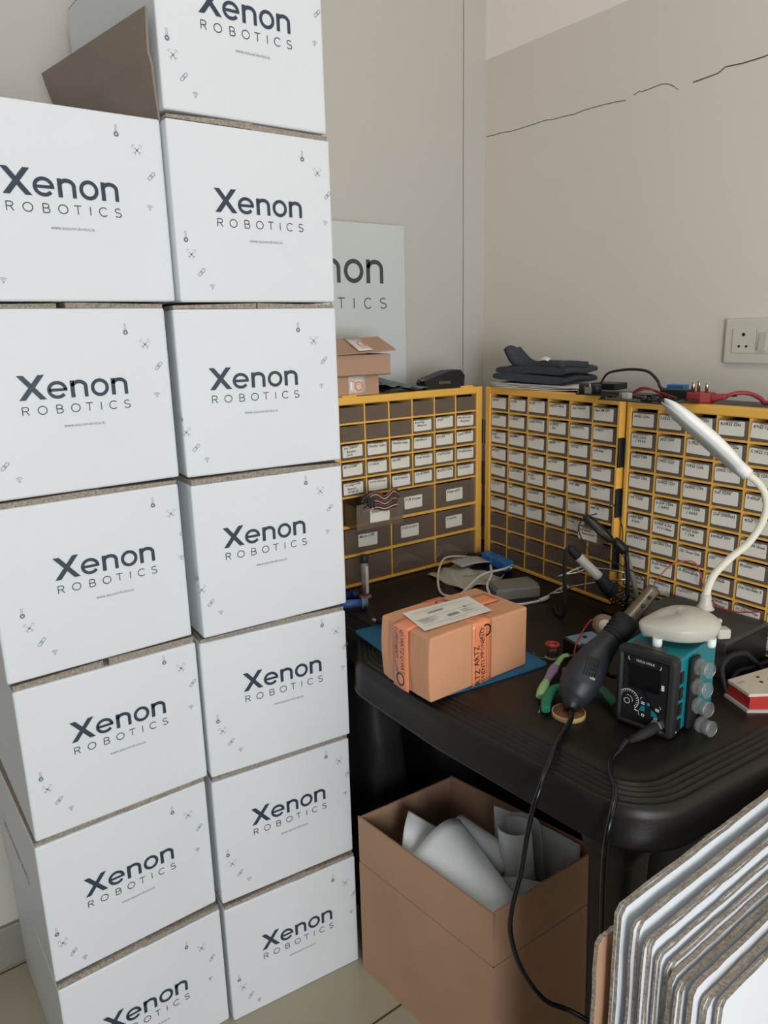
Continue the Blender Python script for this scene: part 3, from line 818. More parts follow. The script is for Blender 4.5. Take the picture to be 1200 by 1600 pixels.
px0, px1, py0, py1, pz = .724, .955, .860, .996, .1155
PZ = T_Z + .0038
t = thing('parcel', 'orange brown taped cardboard parcel with a white shipping label on top', 'parcel', (px0, py0, PZ))
W_, D_, H_ = px1 - px0, py1 - py0, pz
b = B()
def pf(u, v): return (u, v)
# body: slightly crumpled left end
nx, ny, nz = 10, 8, 8
add_box(b, (W_ / 2, D_ / 2, H_ / 2), (W_, D_, H_), bev=.0035)
bmesh.ops.subdivide_edges(b, edges=[e for e in b.edges if e.calc_length() > .05], cuts=7, use_grid_fill=True)
for v in b.verts:
    if v.co.x < .006:
        v.co.x += .003 * math.sin(v.co.y * 160 + v.co.z * 20) * (v.co.y / D_) ** 1.5 - .003 * math.sin(v.co.z / H_ * PI)
        if v.co.y > D_ * .8: v.co.x += .004 * (v.co.y / D_ - .8) * 5 * (.4 + v.co.z / H_)
    v.co.z += .0015 * math.sin(v.co.x * 22) * (v.co.z > H_ * .7)
obj('parcel_body', b, 'parcel', t)
def tape_band(pts_w, wd_dir, wd, name='tape'):
    pass
# tape over front and top
b = B(); xt = .093; tw = .046; e = .0012
sheet(b, lambda u, v: (xt + u * tw, *([(-e, (v * 2) * (H_)), (max(0, (v - .5) * 2) * D_, H_ + e + .0003)][v > .5])), 4, 24, .0003)
tp = obj('tape', b, 'orange_tape', t)
b = B(); T = plane_T((0, -e - .0006, 0), (1, 0, 0), (0, 0, 1))
RT = plane_T((0, -e - .0006, 0), (0, 0, 1), (-1, 0, 0))
def vtxt(s, x, z, L, h): add_text(b, s, plane_T((x, -e - .0006, z), (0, 0, 1), (-1, 0, 0)), width=L, height=h)
vtxt('RTZ', xt + .0185, .001, .0285, .0120); vtxt('ARTZ', xt + .0165, .036, .0385, .0120)
vtxt('ONENTS', xt + .0305, .002, .0420, .0095); vtxt('MPONENTS', xt + .0285, .048, .0560, .0095)
stroke(b, [(xt + .008, .012), (xt + .008, .048)], .0006, T); stroke(b, [(xt + .007, .080), (xt + .007, .108)], .0006, T); stroke(b, [(xt + .034, .004), (xt + .034, .104)], .0007, T)
stroke(b, arc(xt + .033, .098, .010, .010, -100, 120, 20), .003, T); stroke(b, arc(xt + .030, .094, .013, .013, 120, 250, 16), .0012, T)
T2 = plane_T((0, 0, H_ + .0036), (1, 0, 0), (0, 1, 0))
stroke(b, arc(xt + .026, D_ - .026, .010, .009, 0, 360, 24)[:-1], .0026, T2, closed=True); stroke(b, [(xt + .006, D_ - .040), (xt + .006, D_ - .010), (xt + .042, D_ - .010), (xt + .042, D_ - .040)], .0006, T2)
stroke(b, [(xt + .010, .010), (xt + .036, .012)], .0008, T2)
flatobj('tape_print', b, 'tape_print', tp)
# tape over the left end and lengthwise on top
b = B(); yt = .052; tw2 = .044
def lt(u, v):
    if v <= .4: return (-.0052 - .001 * math.sin(u * 5), yt + u * tw2, H_ * (v / .4) * .985)
    return (-.003 + (v - .4) / .6 * W_ * .94, yt + u * tw2, H_ + .0016 + .0006 * (v > .5))
sheet(b, lt, 4, 30, .0003); tp2 = obj('tape', b, 'orange_tape', t)
b = B()
def ltx(s, y, z, L, h, f=1): add_text(b, s, plane_T((-.0064, y, z), (0, 0, -f), (0, -f, 0)), width=L, height=h)
ltx('QUARTZ', yt + .022, .112, .046, .0115); ltx('COMPONENTS', yt + .036, .113, .060, .0085); ltx('QUART', yt + .022, .064, .034, .0115); ltx('COMP', yt + .036, .050, .022, .0085)
TL = plane_T((-.0064, 0, 0), (0, -1, 0), (0, 0, 1))
stroke(b, arc(-(yt + .022), .018, .010, .011, 0, 360, 24)[:-1], .0036, TL, closed=True); stroke(b, [(-(yt + .042), .02), (-(yt + .042), .10)], .0005, TL)
flatobj('tape_print', b, 'tape_print', tp2)
# shipping label
b = B(); T = Matrix.Translation((.010, .020, H_ + .0034)); prism(b, [(.0, .006), (.150, .0), (.168, .080), (.020, .092)], 0, .0004, T)
T = Matrix.Translation((.010, .020, H_ + .0040))
for k in range(16): stroke(b, [(.055 + k * .0022, .058), (.0555 + k * .0022, .066)], .0009 if k % 3 else .0014, T, mi=1)
for k in range(14): stroke(b, [(.075 + k * .0018, .026), (.0755 + k * .0018, .036)], .0007 if k % 2 else .0012, T, mi=1)
for yk, xa, xb in ((.078, .03, .12), (.072, .03, .15), (.048, .012, .14), (.042, .015, .06), (.020, .01, .145), (.014, .06, .10)): stroke(b, [(xa, yk), (xb, yk - .003)], .0005, T, mi=1)
for k in range(9): stroke(b, [(.018, .028 + k * .0024), (.040 + (k * 7 % 5) * .004, .0275 + k * .0024)], .0006, T, mi=2)
for k in range(7): stroke(b, [(.108, .024 + k * .0024), (.125 + (k * 3 % 4) * .003, .0235 + k * .0024)], .0006, T, mi=2)
stroke(b, arc(.128, .046, .003, .003, 0, 300, 14), .0012, T, mi=1); stroke(b, [(.134, .046), (.150, .0455)], .0008, T, mi=2)
obj('shipping_label', b, ['label', 'pen', 'ink_grey'], t)

# ------------------------------------------------------------------ solder station
sf = Vector((.935, .547)); su = Vector((-.14, .990)).normalized(); sd = Vector((.990, .14)).normalized()
SW, SD, SH = .094, .145, .128
ang = math.atan2(sd.y, sd.x)
t = thing('solder_station', 'teal and black digital hot air solder station with dial and glass nozzles on its side', 'solder station', (sf.x, sf.y, T_Z), ang)
# local: x = depth (front at x=0 facing -x), y = towards the far side, z up
b = B(); add_box(b, (SD / 2 + .004, SW / 2, SH / 2 + .003), (SD - .008, SW - .002, SH - .006), bev=.003)
for zc in (.020, .046, .072, .098): bx(b, .012, .022, -.0012, .003, zc - .009, zc + .009, mi=1)      # side vents
obj('housing', b, ['teal', 'black'], t)
b = B()
R4 = rounded_poly([(0, .001), (SW, .001), (SW, SH + .004), (0, SH + .004)], [.008] * 4, 5)
def ringf(x, ins): return [(x, p.x, p.y) for p in inset(R4, ins)]
loft(b, [ringf(.010, .000), ringf(-.002, .000), ringf(-.007, .003), ringf(-.009, .008), ringf(-.0065, .011), ringf(-.0060, .0115)], smooth=False)
obj('front_bezel', b, 'black', t)
b = B(); bx(b, -.0075, -.0062, .022, SW - .022, .070, .108, bev=.0005); obj('display', b, mat('dark_display', (14, 15, 17), .12), t)
b = B(); TF = plane_T((-.0078, 0, 0), (0, -1, 0), (0, 0, 1))    # front, x to the right (towards -y)
add_text(b, 'YIHUA 9998 K', plane_T((-.0066, .062, .113), (0, -1, 0), (0, 0, 1)), width=.030, height=.0042)
TF = plane_T((-.0066, 0, 0), (0, -1, 0), (0, 0, 1))
stroke(b, arc(-.070, .116, .004, .004, 150, 240, 6), .0009, TF); stroke(b, arc(-.026, .114, .004, .004, -60, 30, 6), .0009, TF)
cx_, cz_ = -.070, .048
stroke(b, arc(cx_, cz_, .016, .016, -50, 175, 26), .0009, TF)
for k in range(14):
    a = R_(-42 + k * 16); stroke(b, [(cx_ + .0125 * math.cos(a), cz_ + .0125 * math.sin(a)), (cx_ + .0145 * math.cos(a), cz_ + .0145 * math.sin(a))], .0010, TF)
stroke(b, arc(cx_ - .001, cz_ - .001, .007, .007, -20, 110, 10), .0006, TF); stroke(b, arc(cx_ - .003, cz_ - .004, .0045, .0045, 0, 360, 16)[:-1], .0009, TF, closed=True)
for k in range(3): stroke(b, [(-.090, .088 + k * .003), (-.0855, .088 + k * .003)], .0026, TF)
for k in range(3): stroke(b, [(-.020, .080 + k * .003), (-.0155, .080 + k * .003)], .0026, TF)
for x_, z_ in ((-.047, .050), (-.024, .046)):
    for q_ in range(2): stroke(b, [(x_ - .003, z_ - q_ * .0025), (x_ + .003, z_ - q_ * .0025 - .0005)], .0014, TF)
stroke(b, arc(-.048, .0545, .003, .003, 100, 200, 5), .0007, TF); stroke(b, arc(-.022, .0485, .003, .003, -20, 80, 5), .0007, TF)
for x_ in (-.046, -.026): stroke(b, arc(x_, .0285, .0020, .0020, 0, 360, 8)[:-1], .0012, TF, closed=True)
stroke(b, arc(-.050, .029, .003, .003, 150, 240, 5), .0007, TF); stroke(b, arc(-.021, .027, .003, .003, -70, 20, 5), .0007, TF)
stroke(b, [(-.060, .0335), (-.053, .0325)], .0014, TF)
flatobj('panel_print', b, 'label', t)
for (y_, z_, sgn) in ((.047, .0385, 1), (.027, .0355, -1)):
    b = B(); P = [(0, 0), (.009, 0), (.009, .009), (.004, .008)] if sgn > 0 else [(0, 0), (.011, -.002), (.006, .006), (0, .009)]
    prism(b, P, 0, .0014, plane_T((-.0062, y_ + .006, z_ - .003), (0, -1, 0), (0, 0, 1))); obj('panel_button', b, 'teal', t)
b = B(); lathe(b, [(.0028, 0), (.0028, .002), (.001, .0028), (0, .0028)], axisT((-.0062, .0385, .0495), (-1, 0, 0)), 14); obj('panel_button', b, 'teal', t)
b = B(); lathe(b, [(.0105, 0), (.0105, .004), (.008, .005)], axisT((-.006, .023, .0195), (-1, 0, 0)), 6, smooth=False); obj('socket_nut', b, 'metal', t)
b = B()
tube(b, [(-.008, .023, .0195), (-.026, .027, .017), (-.045, .034, .013), (-.060, .040, .010)], [.0075, .0085, .0065, .0036], n=14, sub=4)
for k in range(10): lathe(b, [(.0072 - k * .00025, 0), (.0072 - k * .00025, .0018)], axisT((-.034 - k * .0028, .0298 + k * .0011, .0155 - k * .0006), (-1, .35, -.2)), 12)
obj('plug_boot', b, 'black_matt', t)
for y_, z_ in ((.004, .078), (SW - .004, .070)):
    b = B(); lathe(b, [(.0028, 0), (.0028, .0012), (.001, .002), (0, .002)], axisT((-.0015, y_, z_), (-1, 0, 0)), 10); obj('screw', b, 'metal', t)
for x_, z_ in ((.010, .010), (SD - .008, .112), (SD - .006, .060)):
    b = B(); lathe(b, [(.0022, 0), (.0018, .0012), (0, .0014)], axisT((x_, .0005, z_), (0, -1, 0)), 10); obj('screw', b, 'metal', t)
b = B(); prism(b, rounded_poly([(.018, .030), (.036, .030), (.036, .084), (.018, .084)], [.004] * 4, 3), 0, .0005, Matrix.Translation((0, 0, SH + .0005))); obj('rating_sticker', b, mat('dark_grey_sticker', (70, 78, 80), .4, var=.3, scale=300), t)
b = B(); bx(b, .036, .064, -.008, -.0005, .006, .122, bev=.003); bx(b, .060, .072, -.006, -.0005, .074, .110, bev=.003); obj('side_holder', b, 'black', t)
# gun rest on the far side
b = B(); bx(b, .02, .05, SW, SW + .012, .045, .075, bev=.002); tube(b, [(.035, SW + .010, .060), (.037, SW + .030, .052), (.040, SW + .05, .060)], .004, sub=4); obj('gun_rest', b, 'black', t)
Ms = t.matrix_basis.copy()
Ms = Matrix.Translation((sf.x, sf.y, T_Z)) @ Matrix.Rotation(ang, 4, 'Z')
for k, (x_, z_, lb, oy) in enumerate(((.050, .108, 'topmost', .008), (.047, .077, 'second from the top', .008), (.050, .045, 'third from the top', .011), (.053, .0140, 'lowest', .017))):
    c0 = Ms @ Vector((x_, -oy, z_)); d = (Ms.to_3x3() @ Vector((-.30, -.95, .05))).normalized()
    n_ = thing('clear_nozzle_cup', 'clear glass nozzle cup on the solder station side, ' + lb + ' of the four', 'nozzle', tuple(c0), 0, 'clear nozzle cups on the solder station')
    Tn = axisT((0, 0, 0), d)
    b = B(); lathe(b, [(.0055, .010), (.0118, .012), (.0122, .022), (.0120, .0225), (.0108, .0220), (.0104, .0135), (.0050, .0118)], Tn, 28, cap=False); obj('cup', b, 'glass', n_)
    b = B(); lathe(b, [(.0112, .0), (.0125, .001), (.0125, .006), (.0112, .007), (.0060, .0075), (.0052, .014), (.0030, .016)], Tn, 28); obj('collar', b, 'glass', n_)
    b = B(); lathe(b, [(.0119, .0222), (.0125, .0226), (.0119, .0231), (.0113, .0226), (.0119, .0222)], Tn, 28, cap=False); obj('rim', b, 'metal', n_)

# ------------------------------------------------------------------ lamp
LZ = T_Z + SH + .0005
t = thing('desk_lamp', 'white gooseneck desk lamp with leaf shaped head standing on the solder station', 'lamp', (1.010, .592, LZ), math.atan2(-.55, .83))
b = B(); rings = []
aL, bL = .060, .045
for z, s_, dz in ((.0095, .70, 0), (.0105, .84, 0), (.014, .92, 0), (.021, .97, 0), (.029, .995, 0), (.0315, .98, 0), (.037, .90, 0), (.0425, .77, 0), (.047, .60, 0), (.0495, .40, 0), (.0505, .18, 0)):
    rg = []
    for k in range(48):
        a = 2 * PI * k / 48; c = math.cos(a); s2 = math.sin(a)
        x = aL * (c if c > 0 else c * 1.12); y = bL * s2 * (1 if c > 0 else (1 - .42 * c * c))
        x = abs(c) ** (.85 if c > 0 else 1.0) * (aL if c > 0 else aL * 1.12) * (1 if c > 0 else -1)
        drop = .010 * max(0, -c) ** 1.5 * (s_ < .95) * (z > .03)
        rg.append((x * s_, y * s_, z - drop * (z - .024) / .03))
    rings.append(rg)
loft(b, rings); obj('base', b, 'white', t)
b = B(); bx(b, .046, .066, -.030, -.012, .010, .026, bev=.003); obj('socket_block', b, 'white', t)
for y_, z_ in ((-.021, .017),):
    b = B(); lathe(b, [(.0022, 0), (.0022, .0008)], axisT((.0662, y_, z_), (1, 0, 0)), 10); obj('power_socket', b, 'black', t)
b = B(); bx(b, .052, .064, -.004, .004, .026, .032, bev=.001); obj('switch', b, 'white', t)
for x_, y_ in ((-.045, -.020), (-.045, .020), (.035, -.030), (.035, .030)):
    b = B(); lathe(b, [(.0065, 0), (.0072, .003), (.0072, .014)], Matrix.Translation((x_, y_, 0)), 18); obj('foot', b, mat('pale_foot', (224, 232, 228), .4) if 'pale_foot' not in bpy.data.materials else bpy.data.materials['pale_foot'], t)
Li = (Matrix.Translation((1.010, .592, LZ)) @ Matrix.Rotation(math.atan2(-.55, .83), 4, 'Z')).inverted()
def lw(p): return Li @ Vector(p)
neck = [(1.053, .579, .905), (1.053, .579, .933), (1.060, .574, .964), (1.079, .560, .992), (1.099, .545, 1.015), (1.113, .535, 1.043), (1.118, .531, 1.070), (1.114, .534, 1.095), (1.103, .542, 1.113), (1.091, .551, 1.125)]
b = B(); q0 = lw((1.053, .579, .903)); lathe(b, [(.014, .045), (.0105, .050), (.0085, .058), (.0078, .068), (.0072, .069)], Matrix.Translation((q0.x, q0.y, 0)), 24); obj('neck_collar', b, 'white', t)
b = B(); tube(b, [lw(p) for p in neck], [.0062, .0058, .0056, .0054, .0054, .0056], n=14, sub=6); obj('gooseneck', b, mat('ivory_silicone_neck', (218, 214, 196), .5), t)
hp = [Vector(p) for p in ((1.091, .551, 1.125), (1.076, .562, 1.140), (1.058, .575, 1.160), (1.034, .592, 1.186), (1.008, .611, 1.213), (.992, .623, 1.231), (.984, .630, 1.241))]
ax = (hp[-1] - hp[0]).normalized(); side = Vector((.595, .803, 0)); side = (side - ax * side.dot(ax)).normalized(); nrm_ = ax.cross(side).normalized()
def leaf(wv, hv, off):
    b = B(); rings = []
    P = smooth_path(hp, 4)
    for i, p in enumerate(P):
        s_ = i / (len(P) - 1)
        w_ = wv * (math.sin(PI * min(1, s_ * .93 + .07)) ** .7) if s_ > .2 else wv * (.30 + (s_ / .2) * .28)
        w_ = max(w_, .0055) if s_ < .5 else max(w_, .0012)
        h_ = hv * (math.sin(PI * min(1, s_ * .95 + .05)) ** .8) if s_ > .25 else hv * (.75 + .1 * s_)
        h_ = max(h_, .0008)
        rings.append([lw(p + side * w_ * math.cos(2 * PI * k / 20) + nrm_ * (h_ * math.sin(2 * PI * k / 20) + off)) for k in range(20)])
    loft(b, rings); return b
obj('lamp_head', leaf(.031, .0125, 0), 'bright_white', t)
obj('light_panel', leaf(.027, .006, -.0065 if nrm_.z > 0 else .0065), mat('grey_diffuser', (176, 180, 178), .4), t)

# ------------------------------------------------------------------ hot air gun
t = thing('hot_air_gun', 'black hot air rework gun resting nozzle up against the solder station', 'hot air gun', (.90, .70, T_Z))
o_ = Vector((.90, .70, T_Z))
def g(*P): return [Vector(p) - o_ for p in P]
b = B(); tube(b, g((.872, .692, .760), (.884, .694, .769), (.903, .696, .786), (.925, .696, .808), (.949, .694, .829), (.971, .691, .844), (.985, .689, .851), (.996, .688, .858)),
              [.014, .0245, .031, .0310, .0265, .0205, .0178, .0172, .0172], n=24, sub=6)
obj('gun_body', b, mat('blue_black_plastic', (38, 41, 46), .45), t)
b = B(); tube(b, g((.972, .691, .845), (.990, .688, .856), (1.008, .687, .869)), [.0192, .0196, .0205], n=24, sub=4)
for k in range(4): tube(b, g((.980 + k * .0065, .690, .849 + k * .0042), (.982 + k * .0065, .690, .8505 + k * .0042)), .0212, n=24, sub=1)
obj('heat_sleeve', b, 'black_matt', t)
b = B(); tube(b, g((1.006, .687, .867), (1.025, .684, .881), (1.048, .680, .900), (1.064, .677, .913)), [.0135, .0130, .0115, .0115], n=20, sub=3)
obj('nozzle_tube', b, 'dull_metal', t)
for k in range(2):
    b = B(); lathe(b, [(.002, 0), (.0035, .0008), (.0035, .0016), (.002, .002)], axisT(Vector((1.028 + .014 * k, .672 - .002 * k, .893 + .012 * k)) - o_, (-.6, -.4, .55)), 10); obj('vent_hole', b, 'black', t)
# vent slots: rows across the bulb, facing the camera side
ax = Vector((.60, .20, .72)).normalized(); fr_ = Vector((-.52, -.66, .54)); fr_ = (fr_ - ax * fr_.dot(ax)).normalized(); sx_ = ax.cross(fr_)
cen = Vector((.920, .696, .804)) - o_
b = B()
for i in range(4):
    for j in range(5):
        p = cen + ax * (i * .0085 - .014) + sx_ * (j * .0046 - .009); rr = .0308; off = math.sqrt(max(0, rr * rr - (j * .0046 - .009) ** 2))
        m3 = Matrix((ax, sx_, fr_)).transposed()
        add_box(b, p + fr_ * off, (.006, .0020, .002), m3)
obj('vent_slots', b, mat('vent_black', (8, 8, 9), .6), t)
b = B(); add_text(b, '8586D', plane_T(cen + ax * -.021 + sx_ * .010 + fr_ * .0285, -sx_, ax), width=.016, height=.0045); flatobj('gun_marking', b, 'label', t)
b = B(); tube(b, g((.882, .693, .768), (.872, .689, .759), (.866, .686, .754)), [.0150, .0145, .009], n=20, sub=3); obj('cable_collar', b, 'black', t)
b = B(); tube(b, g((.870, .687, .757), (.858, .676, .752), (.845, .668, .748), (.800, .650, .7445), (.765, .633, .742), (.735, .620, .732), (.712, .612, .712), (.701, .614, .680), (.696, .618, .640), (.690, .622, .583), (.681, .628, .529), (.680, .630, .478), (.694, .620, .414), (.724, .600, .354), (.758, .577, .329), (.780, .505, .333), (.786, .480, .375)),
              [.0042] * 4 + [.0038] * 12, n=12, sub=6)
obj('cable', b, 'black_gloss', t)
# lead of the second handpiece running from the station over the near corner
b = B(); tube(b, [(.866, .578, .752), (.845, .576, .7445), (.815, .569, .743), (.790, .552, .742), (.765, .525, .738), (.742, .512, .722), (.728, .507, .700), (.724, .507, .660), (.727, .508, .590), (.731, .507, .505), (.735, .505, .434), (.738, .500, .36), (.74, .50, .20), (.76, .50, .05)], .0040, n=12, sub=6)
tag(obj('station_lead', b, 'black_gloss'), 'black glossy lead from the solder station hanging over the near table corner', 'cable')

# rosin disc, pliers, knife, spool
t = thing('rosin_tin', 'round tin of burnt brown rosin in front of the hot air gun', 'rosin', (.874, .694, T_Z))
b = B(); lathe(b, [(.0255, 0), (.0270, .001), (.0270, .008), (.0258, .009), (.0250, .0078), (0, .0078)], None, 36); obj('tin', b, 'rosin_rim', t)
b = B(); lathe(b, [(.0248, .0078), (.0246, .0088), (.012, .0096), (.0, .0092)], None, 36)
for v in b.verts: v.co.z += random.uniform(-.0006, .0008) * (v.co.xy.length < .024)
obj('rosin', b, 'rosin', t)
t = thing('pliers', 'green handled pliers lying under the hot air gun', 'pliers', (.93, .735, T_Z))
def w(o3, P): return [Vector(p) - Vector(o3) for p in P]
o3 = (.93, .735, T_Z)
b = B(); tube(b, w(o3, [(.925, .748, .752), (.905, .751, .751), (.883, .744, .750), (.862, .731, .749), (.844, .716, .748)]), [.0060, .0085, .0090, .0088, .0070], n=14, sub=5, flat=.75); obj('grip', b, 'green', t)
b = B(); tube(b, w(o3, [(.958, .735, .752), (.966, .712, .751), (.962, .690, .750), (.950, .668, .749), (.944, .655, .748)]), [.0060, .0085, .0090, .0088, .0070], n=14, sub=5, flat=.75); obj('grip', b, 'green', t)
b = B(); tube(b, w(o3, [(.925, .748, .752), (.945, .757, .752), (.962, .772, .752), (.975, .79, .752)]), [.0055, .010, .008, .003], n=10, sub=4, flat=.6); tube(b, w(o3, [(.958, .735, .754), (.955, .748, .754), (.965, .770, .754), (.977, .79, .754)]), [.0055, .009, .008, .003], n=10, sub=4, flat=.5); obj('jaws', b, 'dull_metal', t)
o3 = (.95, .79, T_Z)
t = thing('craft_knife', 'slim cutter with pale green ends and lilac middle, left of the hot air gun', 'cutter', o3)
b = B(); tube(b, w(o3, [(.872, .752, .748), (.888, .762, .749), (.905, .772, .750), (.918, .779, .751)]), [.0075, .0092, .0080, .0062], n=14, sub=4, flat=.7); obj('handle_end', b, 'mint', t)
b = B(); tube(b, w(o3, [(.917, .7785, .751), (.935, .787, .752), (.952, .795, .753), (.968, .803, .754)]), [.0064, .0072, .0092, .0080], n=14, sub=4, flat=.7); obj('handle_middle', b, 'lilac', t)
b = B(); tube(b, w(o3, [(.967, .8025, .754), (.990, .813, .753), (1.015, .825, .751), (1.030, .826, .749)]), [.0070, .0050, .0048, .0060], n=14, sub=4, flat=.7); obj('handle_neck', b, 'mint', t)
b = B(); tube(b, w(o3, [(1.028, .826, .749), (1.045, .815, .749), (1.052, .798, .749)]), [.004, .0035, .002], n=8, sub=3, flat=.4); obj('blade_holder', b, 'dull_metal', t)
b = B(); bx(b, -.045, .045, -.012, .012, 0, .016, bev=.002); bx(b, -.045, -.030, -.010, .010, .016, .022, bev=.002)
o = obj('metal_bracket', b, 'dull_metal', None, (1.003, .775, T_Z + .0003), (0, 0, R_(12))); tag(o, 'dull metal bracket lying behind the head of the hot air gun', 'bracket')
b = B(); tube(b, [(.862, .742, T_Z + .0012), (.842, .728, T_Z + .0012)], .0011, n=8, sub=1); tag(obj('metal_pin', b, 'metal'), 'short shiny metal pin beside the green plier grip', 'pin')
t = thing('wire_spool', 'small clear spool of wire with red rim standing on the bare table', 'spool', (1.021, .855, T_Z))
b = B(); lathe(b, [(.0100, .0), (.0135, .0005), (.0135, .0018), (.0100, .0024), (.0098, .024), (.0100, .0245)], None, 28); obj('reel', b, 'tube', t)
b = B(); lathe(b, [(.0070, .0245), (.0137, .0245), (.0143, .0260), (.0137, .0285), (.0110, .0292), (.0080, .0275), (.0072, .024)], None, 28, cap=False); obj('top_rim', b, 'red', t)
b = B(); lathe(b, [(.0101, .003), (.0112, .004), (.0112, .020), (.0101, .022)], None, 28); obj('wound_wire', b, mat('tinned_wire', (150, 130, 118), .25, metal=.8, var=.3, scale=200, stretch=(1, 1, 12)), t)
b = B(); tube(b, [(-.011, -.004, .006), (-.020, .004, .004), (-.026, .018, .003), (-.020, .028, .006), (-.024, .036, .003)], .0004, n=5, sub=5); obj('loose_end', b, 'brass', t)

# ------------------------------------------------------------------ soldering iron in its stand, helping hand
o3 = (1.290, .872, T_Z)
t = thing('soldering_iron', 'soldering iron with white and black handle parked in a coil stand', 'soldering iron', (1.19, .95, .87))
o4 = (1.19, .95, .87)
b = B(); tube(b, w(o4, [(1.183, .957, .899), (1.189, .953, .894), (1.200, .945, .880)]), [.0065, .0095, .0105], n=16, sub=4); obj('tail_cap', b, 'black_matt', t)
b = B(); tube(b, w(o4, [(1.200, .945, .880), (1.217, .932, .858), (1.236, .918, .834)]), [.0100, .0105, .0110], n=18, sub=4); obj('white_handle', b, 'white', t)
b = B(); lathe(b, [(.0022, 0), (.0022, .0008)], axisT(Vector((1.2085, .934, .874)) - Vector(o4), (-.6, -.7, .4)), 12); obj('dial_hole', b, 'black', t)
b = B(); tube(b, w(o4, [(1.236, .918, .834), (1.248, .909, .816), (1.262, .899, .797)]), [.0115, .0150, .0160], n=18, sub=4); obj('grip', b, 'black_matt', t)
b = B(); tube(b, w(o4, [(1.262, .899, .797), (1.290, .878, .765)]), [.005, .002], n=10, sub=1); obj('tip', b, 'dull_metal', t)
b = B(); tube(b, w(o4, [(1.185, .955, .898), (1.179, .960, .892), (1.178, .961, .860), (1.180, .960, .80), (1.182, .962, .75), (1.19, .985, .742), (1.22, 1.02, .741)]), .0040, n=10, sub=5); obj('cord', b, 'black_matt', t)
t = thing('iron_stand', 'black wire coil stand holding the soldering iron near the cabinet corner', 'stand', (1.30, .865, T_Z))
o5 = (1.30, .865, T_Z)
axd = (Vector((1.300, .871, .757)) - Vector((1.252, .907, .812))); L_ = axd.length; axd.normalize(); u_ = axd.orthogonal().normalized(); v_ = axd.cross(u_)
P = []
for k in range(150):
    a = k * 2 * PI / 15; s_ = k / 149; r_ = .0195 - .001 * s_
    P.append(Vector((1.252, .907, .812)) - Vector(o5) + axd * L_ * s_ + (u_ * math.cos(a) + v_ * math.sin(a)) * r_)
b = B(); tube(b, P, .0014, n=6, sub=1); obj('coil', b, 'black', t)
b = B(); tube(b, [Vector((1.270, .893, .788)) - Vector(o5) + u_ * 0, (.005, .01, .012), (.02, .0, .006), (.0, .0, .004)], .003, n=8, sub=4); bx(b, -.035, .035, -.040, -.006, 0, .008, bev=.002); obj('stand_base', b, 'black', t)

t = thing('helping_hand', 'helping hand with jointed arms, magnifier seen edge-on and small clips by the cabinet corner', 'helping hand', (1.335, .925, T_Z))
o6 = (1.318, .905, T_Z)
t.location = (1.298, .891, T_Z)
b = B(); bx(b, -.022, .028, -.010, .045, 0, .010, bev=.003); obj('foot_plate', b, 'black', t)
b = B(); tube(b, w(o6, [(1.322, .905, .747), (1.3215, .906, .82), (1.318, .912, .895)]), .0045, n=10, sub=2); obj('post', b, 'black', t)
b = B(); tube(b, w(o6, [(1.345, .895, .760), (1.336, .900, .81), (1.325, .912, .862), (1.312, .926, .888)]), .0055, n=10, sub=3); obj('metal_arm', b, 'grey_plastic', t)
b = B(); tube(b, w(o6, [(1.318, .914, .880), (1.311, .922, .893), (1.303, .932, .905)]), [.009, .011, .009], n=12, sub=2); obj('swivel_joint', b, 'black', t)
b = B()
m0, m1 = Vector((1.300, .934, .907)), Vector((1.248, .968, .958)); mc = (m0 + m1) / 2; dm = (m1 - m0).normalized()
vd = Vector((.60, .75, -.15)); pn = dm.cross(vd).normalized(); lat = pn.cross(dm).normalized()
pn = (pn + lat * .25).normalized(); lat = pn.cross(dm).normalized()
mm = Matrix((dm, lat, pn)).transposed().to_4x4(); mm.translation = mc - Vector(o6); Rm = (m1 - m0).length / 2
lathe(b, [(Rm - .003, -.004), (Rm, -.004), (Rm, .004), (Rm - .003, .004), (Rm - .003, -.004)], mm, 36, cap=False); obj('lens_ring', b, 'black', t)
b = B(); lathe(b, [(0, -.0025), (Rm - .012, -.0015), (Rm - .003, .0), (Rm - .012, .0015), (0, .0025)], mm, 36, cap=False); obj('lens', b, 'glass', t)
b = B(); tube(b, w(o6, [(1.316, .920, .885), (1.315, .922, .93), (1.306, .930, .965), (1.296, .936, .984), (1.290, .942, .975)]), .0013, n=6, sub=6)
tube(b, w(o6, [(1.268, .952, .965), (1.255, .962, .960), (1.243, .972, .950), (1.240, .974, .925), (1.262, .956, .880), (1.310, .920, .852), (1.340, .885, .825), (1.352, .868, .780)]), .0015, n=6, sub=6)
obj('clip_leads', b, 'black', t)
def croc(nm, p0, p1):
    b = B(); p0, p1 = Vector(p0) - Vector(o6), Vector(p1) - Vector(o6); dd = (p1 - p0)
    for s_ in (-1, 1): tube(b, [p0 + Vector((0, 0, .003 * s_)), p0 + dd * .35 + Vector((0, 0, .0045 * s_)), p0 + dd * .7 + Vector((0, 0, .001 * s_)), p1 + Vector((0, 0, .0006 * s_))], [.003, .0035, .003, .0014], n=8, sub=3, flat=.6)
    lathe(b, [(.003, -.005), (.003, .005)], axisT(p0 + dd * .35, (0, 0, 1)), 10); obj(nm, b, 'metal', t)
croc('crocodile_clip', (1.296, .99, .833), (1.243, 1.03, .812)); croc('crocodile_clip', (1.262, 1.018, .785), (1.232, 1.045, .768))
b = B(); tube(b, w(o6, [(1.318, .912, .835), (1.306, .95, .835), (1.296, .99, .833)]), .0022, n=8, sub=3); tube(b, w(o6, [(1.320, .908, .82), (1.30, .96, .805), (1.262, 1.018, .785)]), .0022, n=8, sub=3)
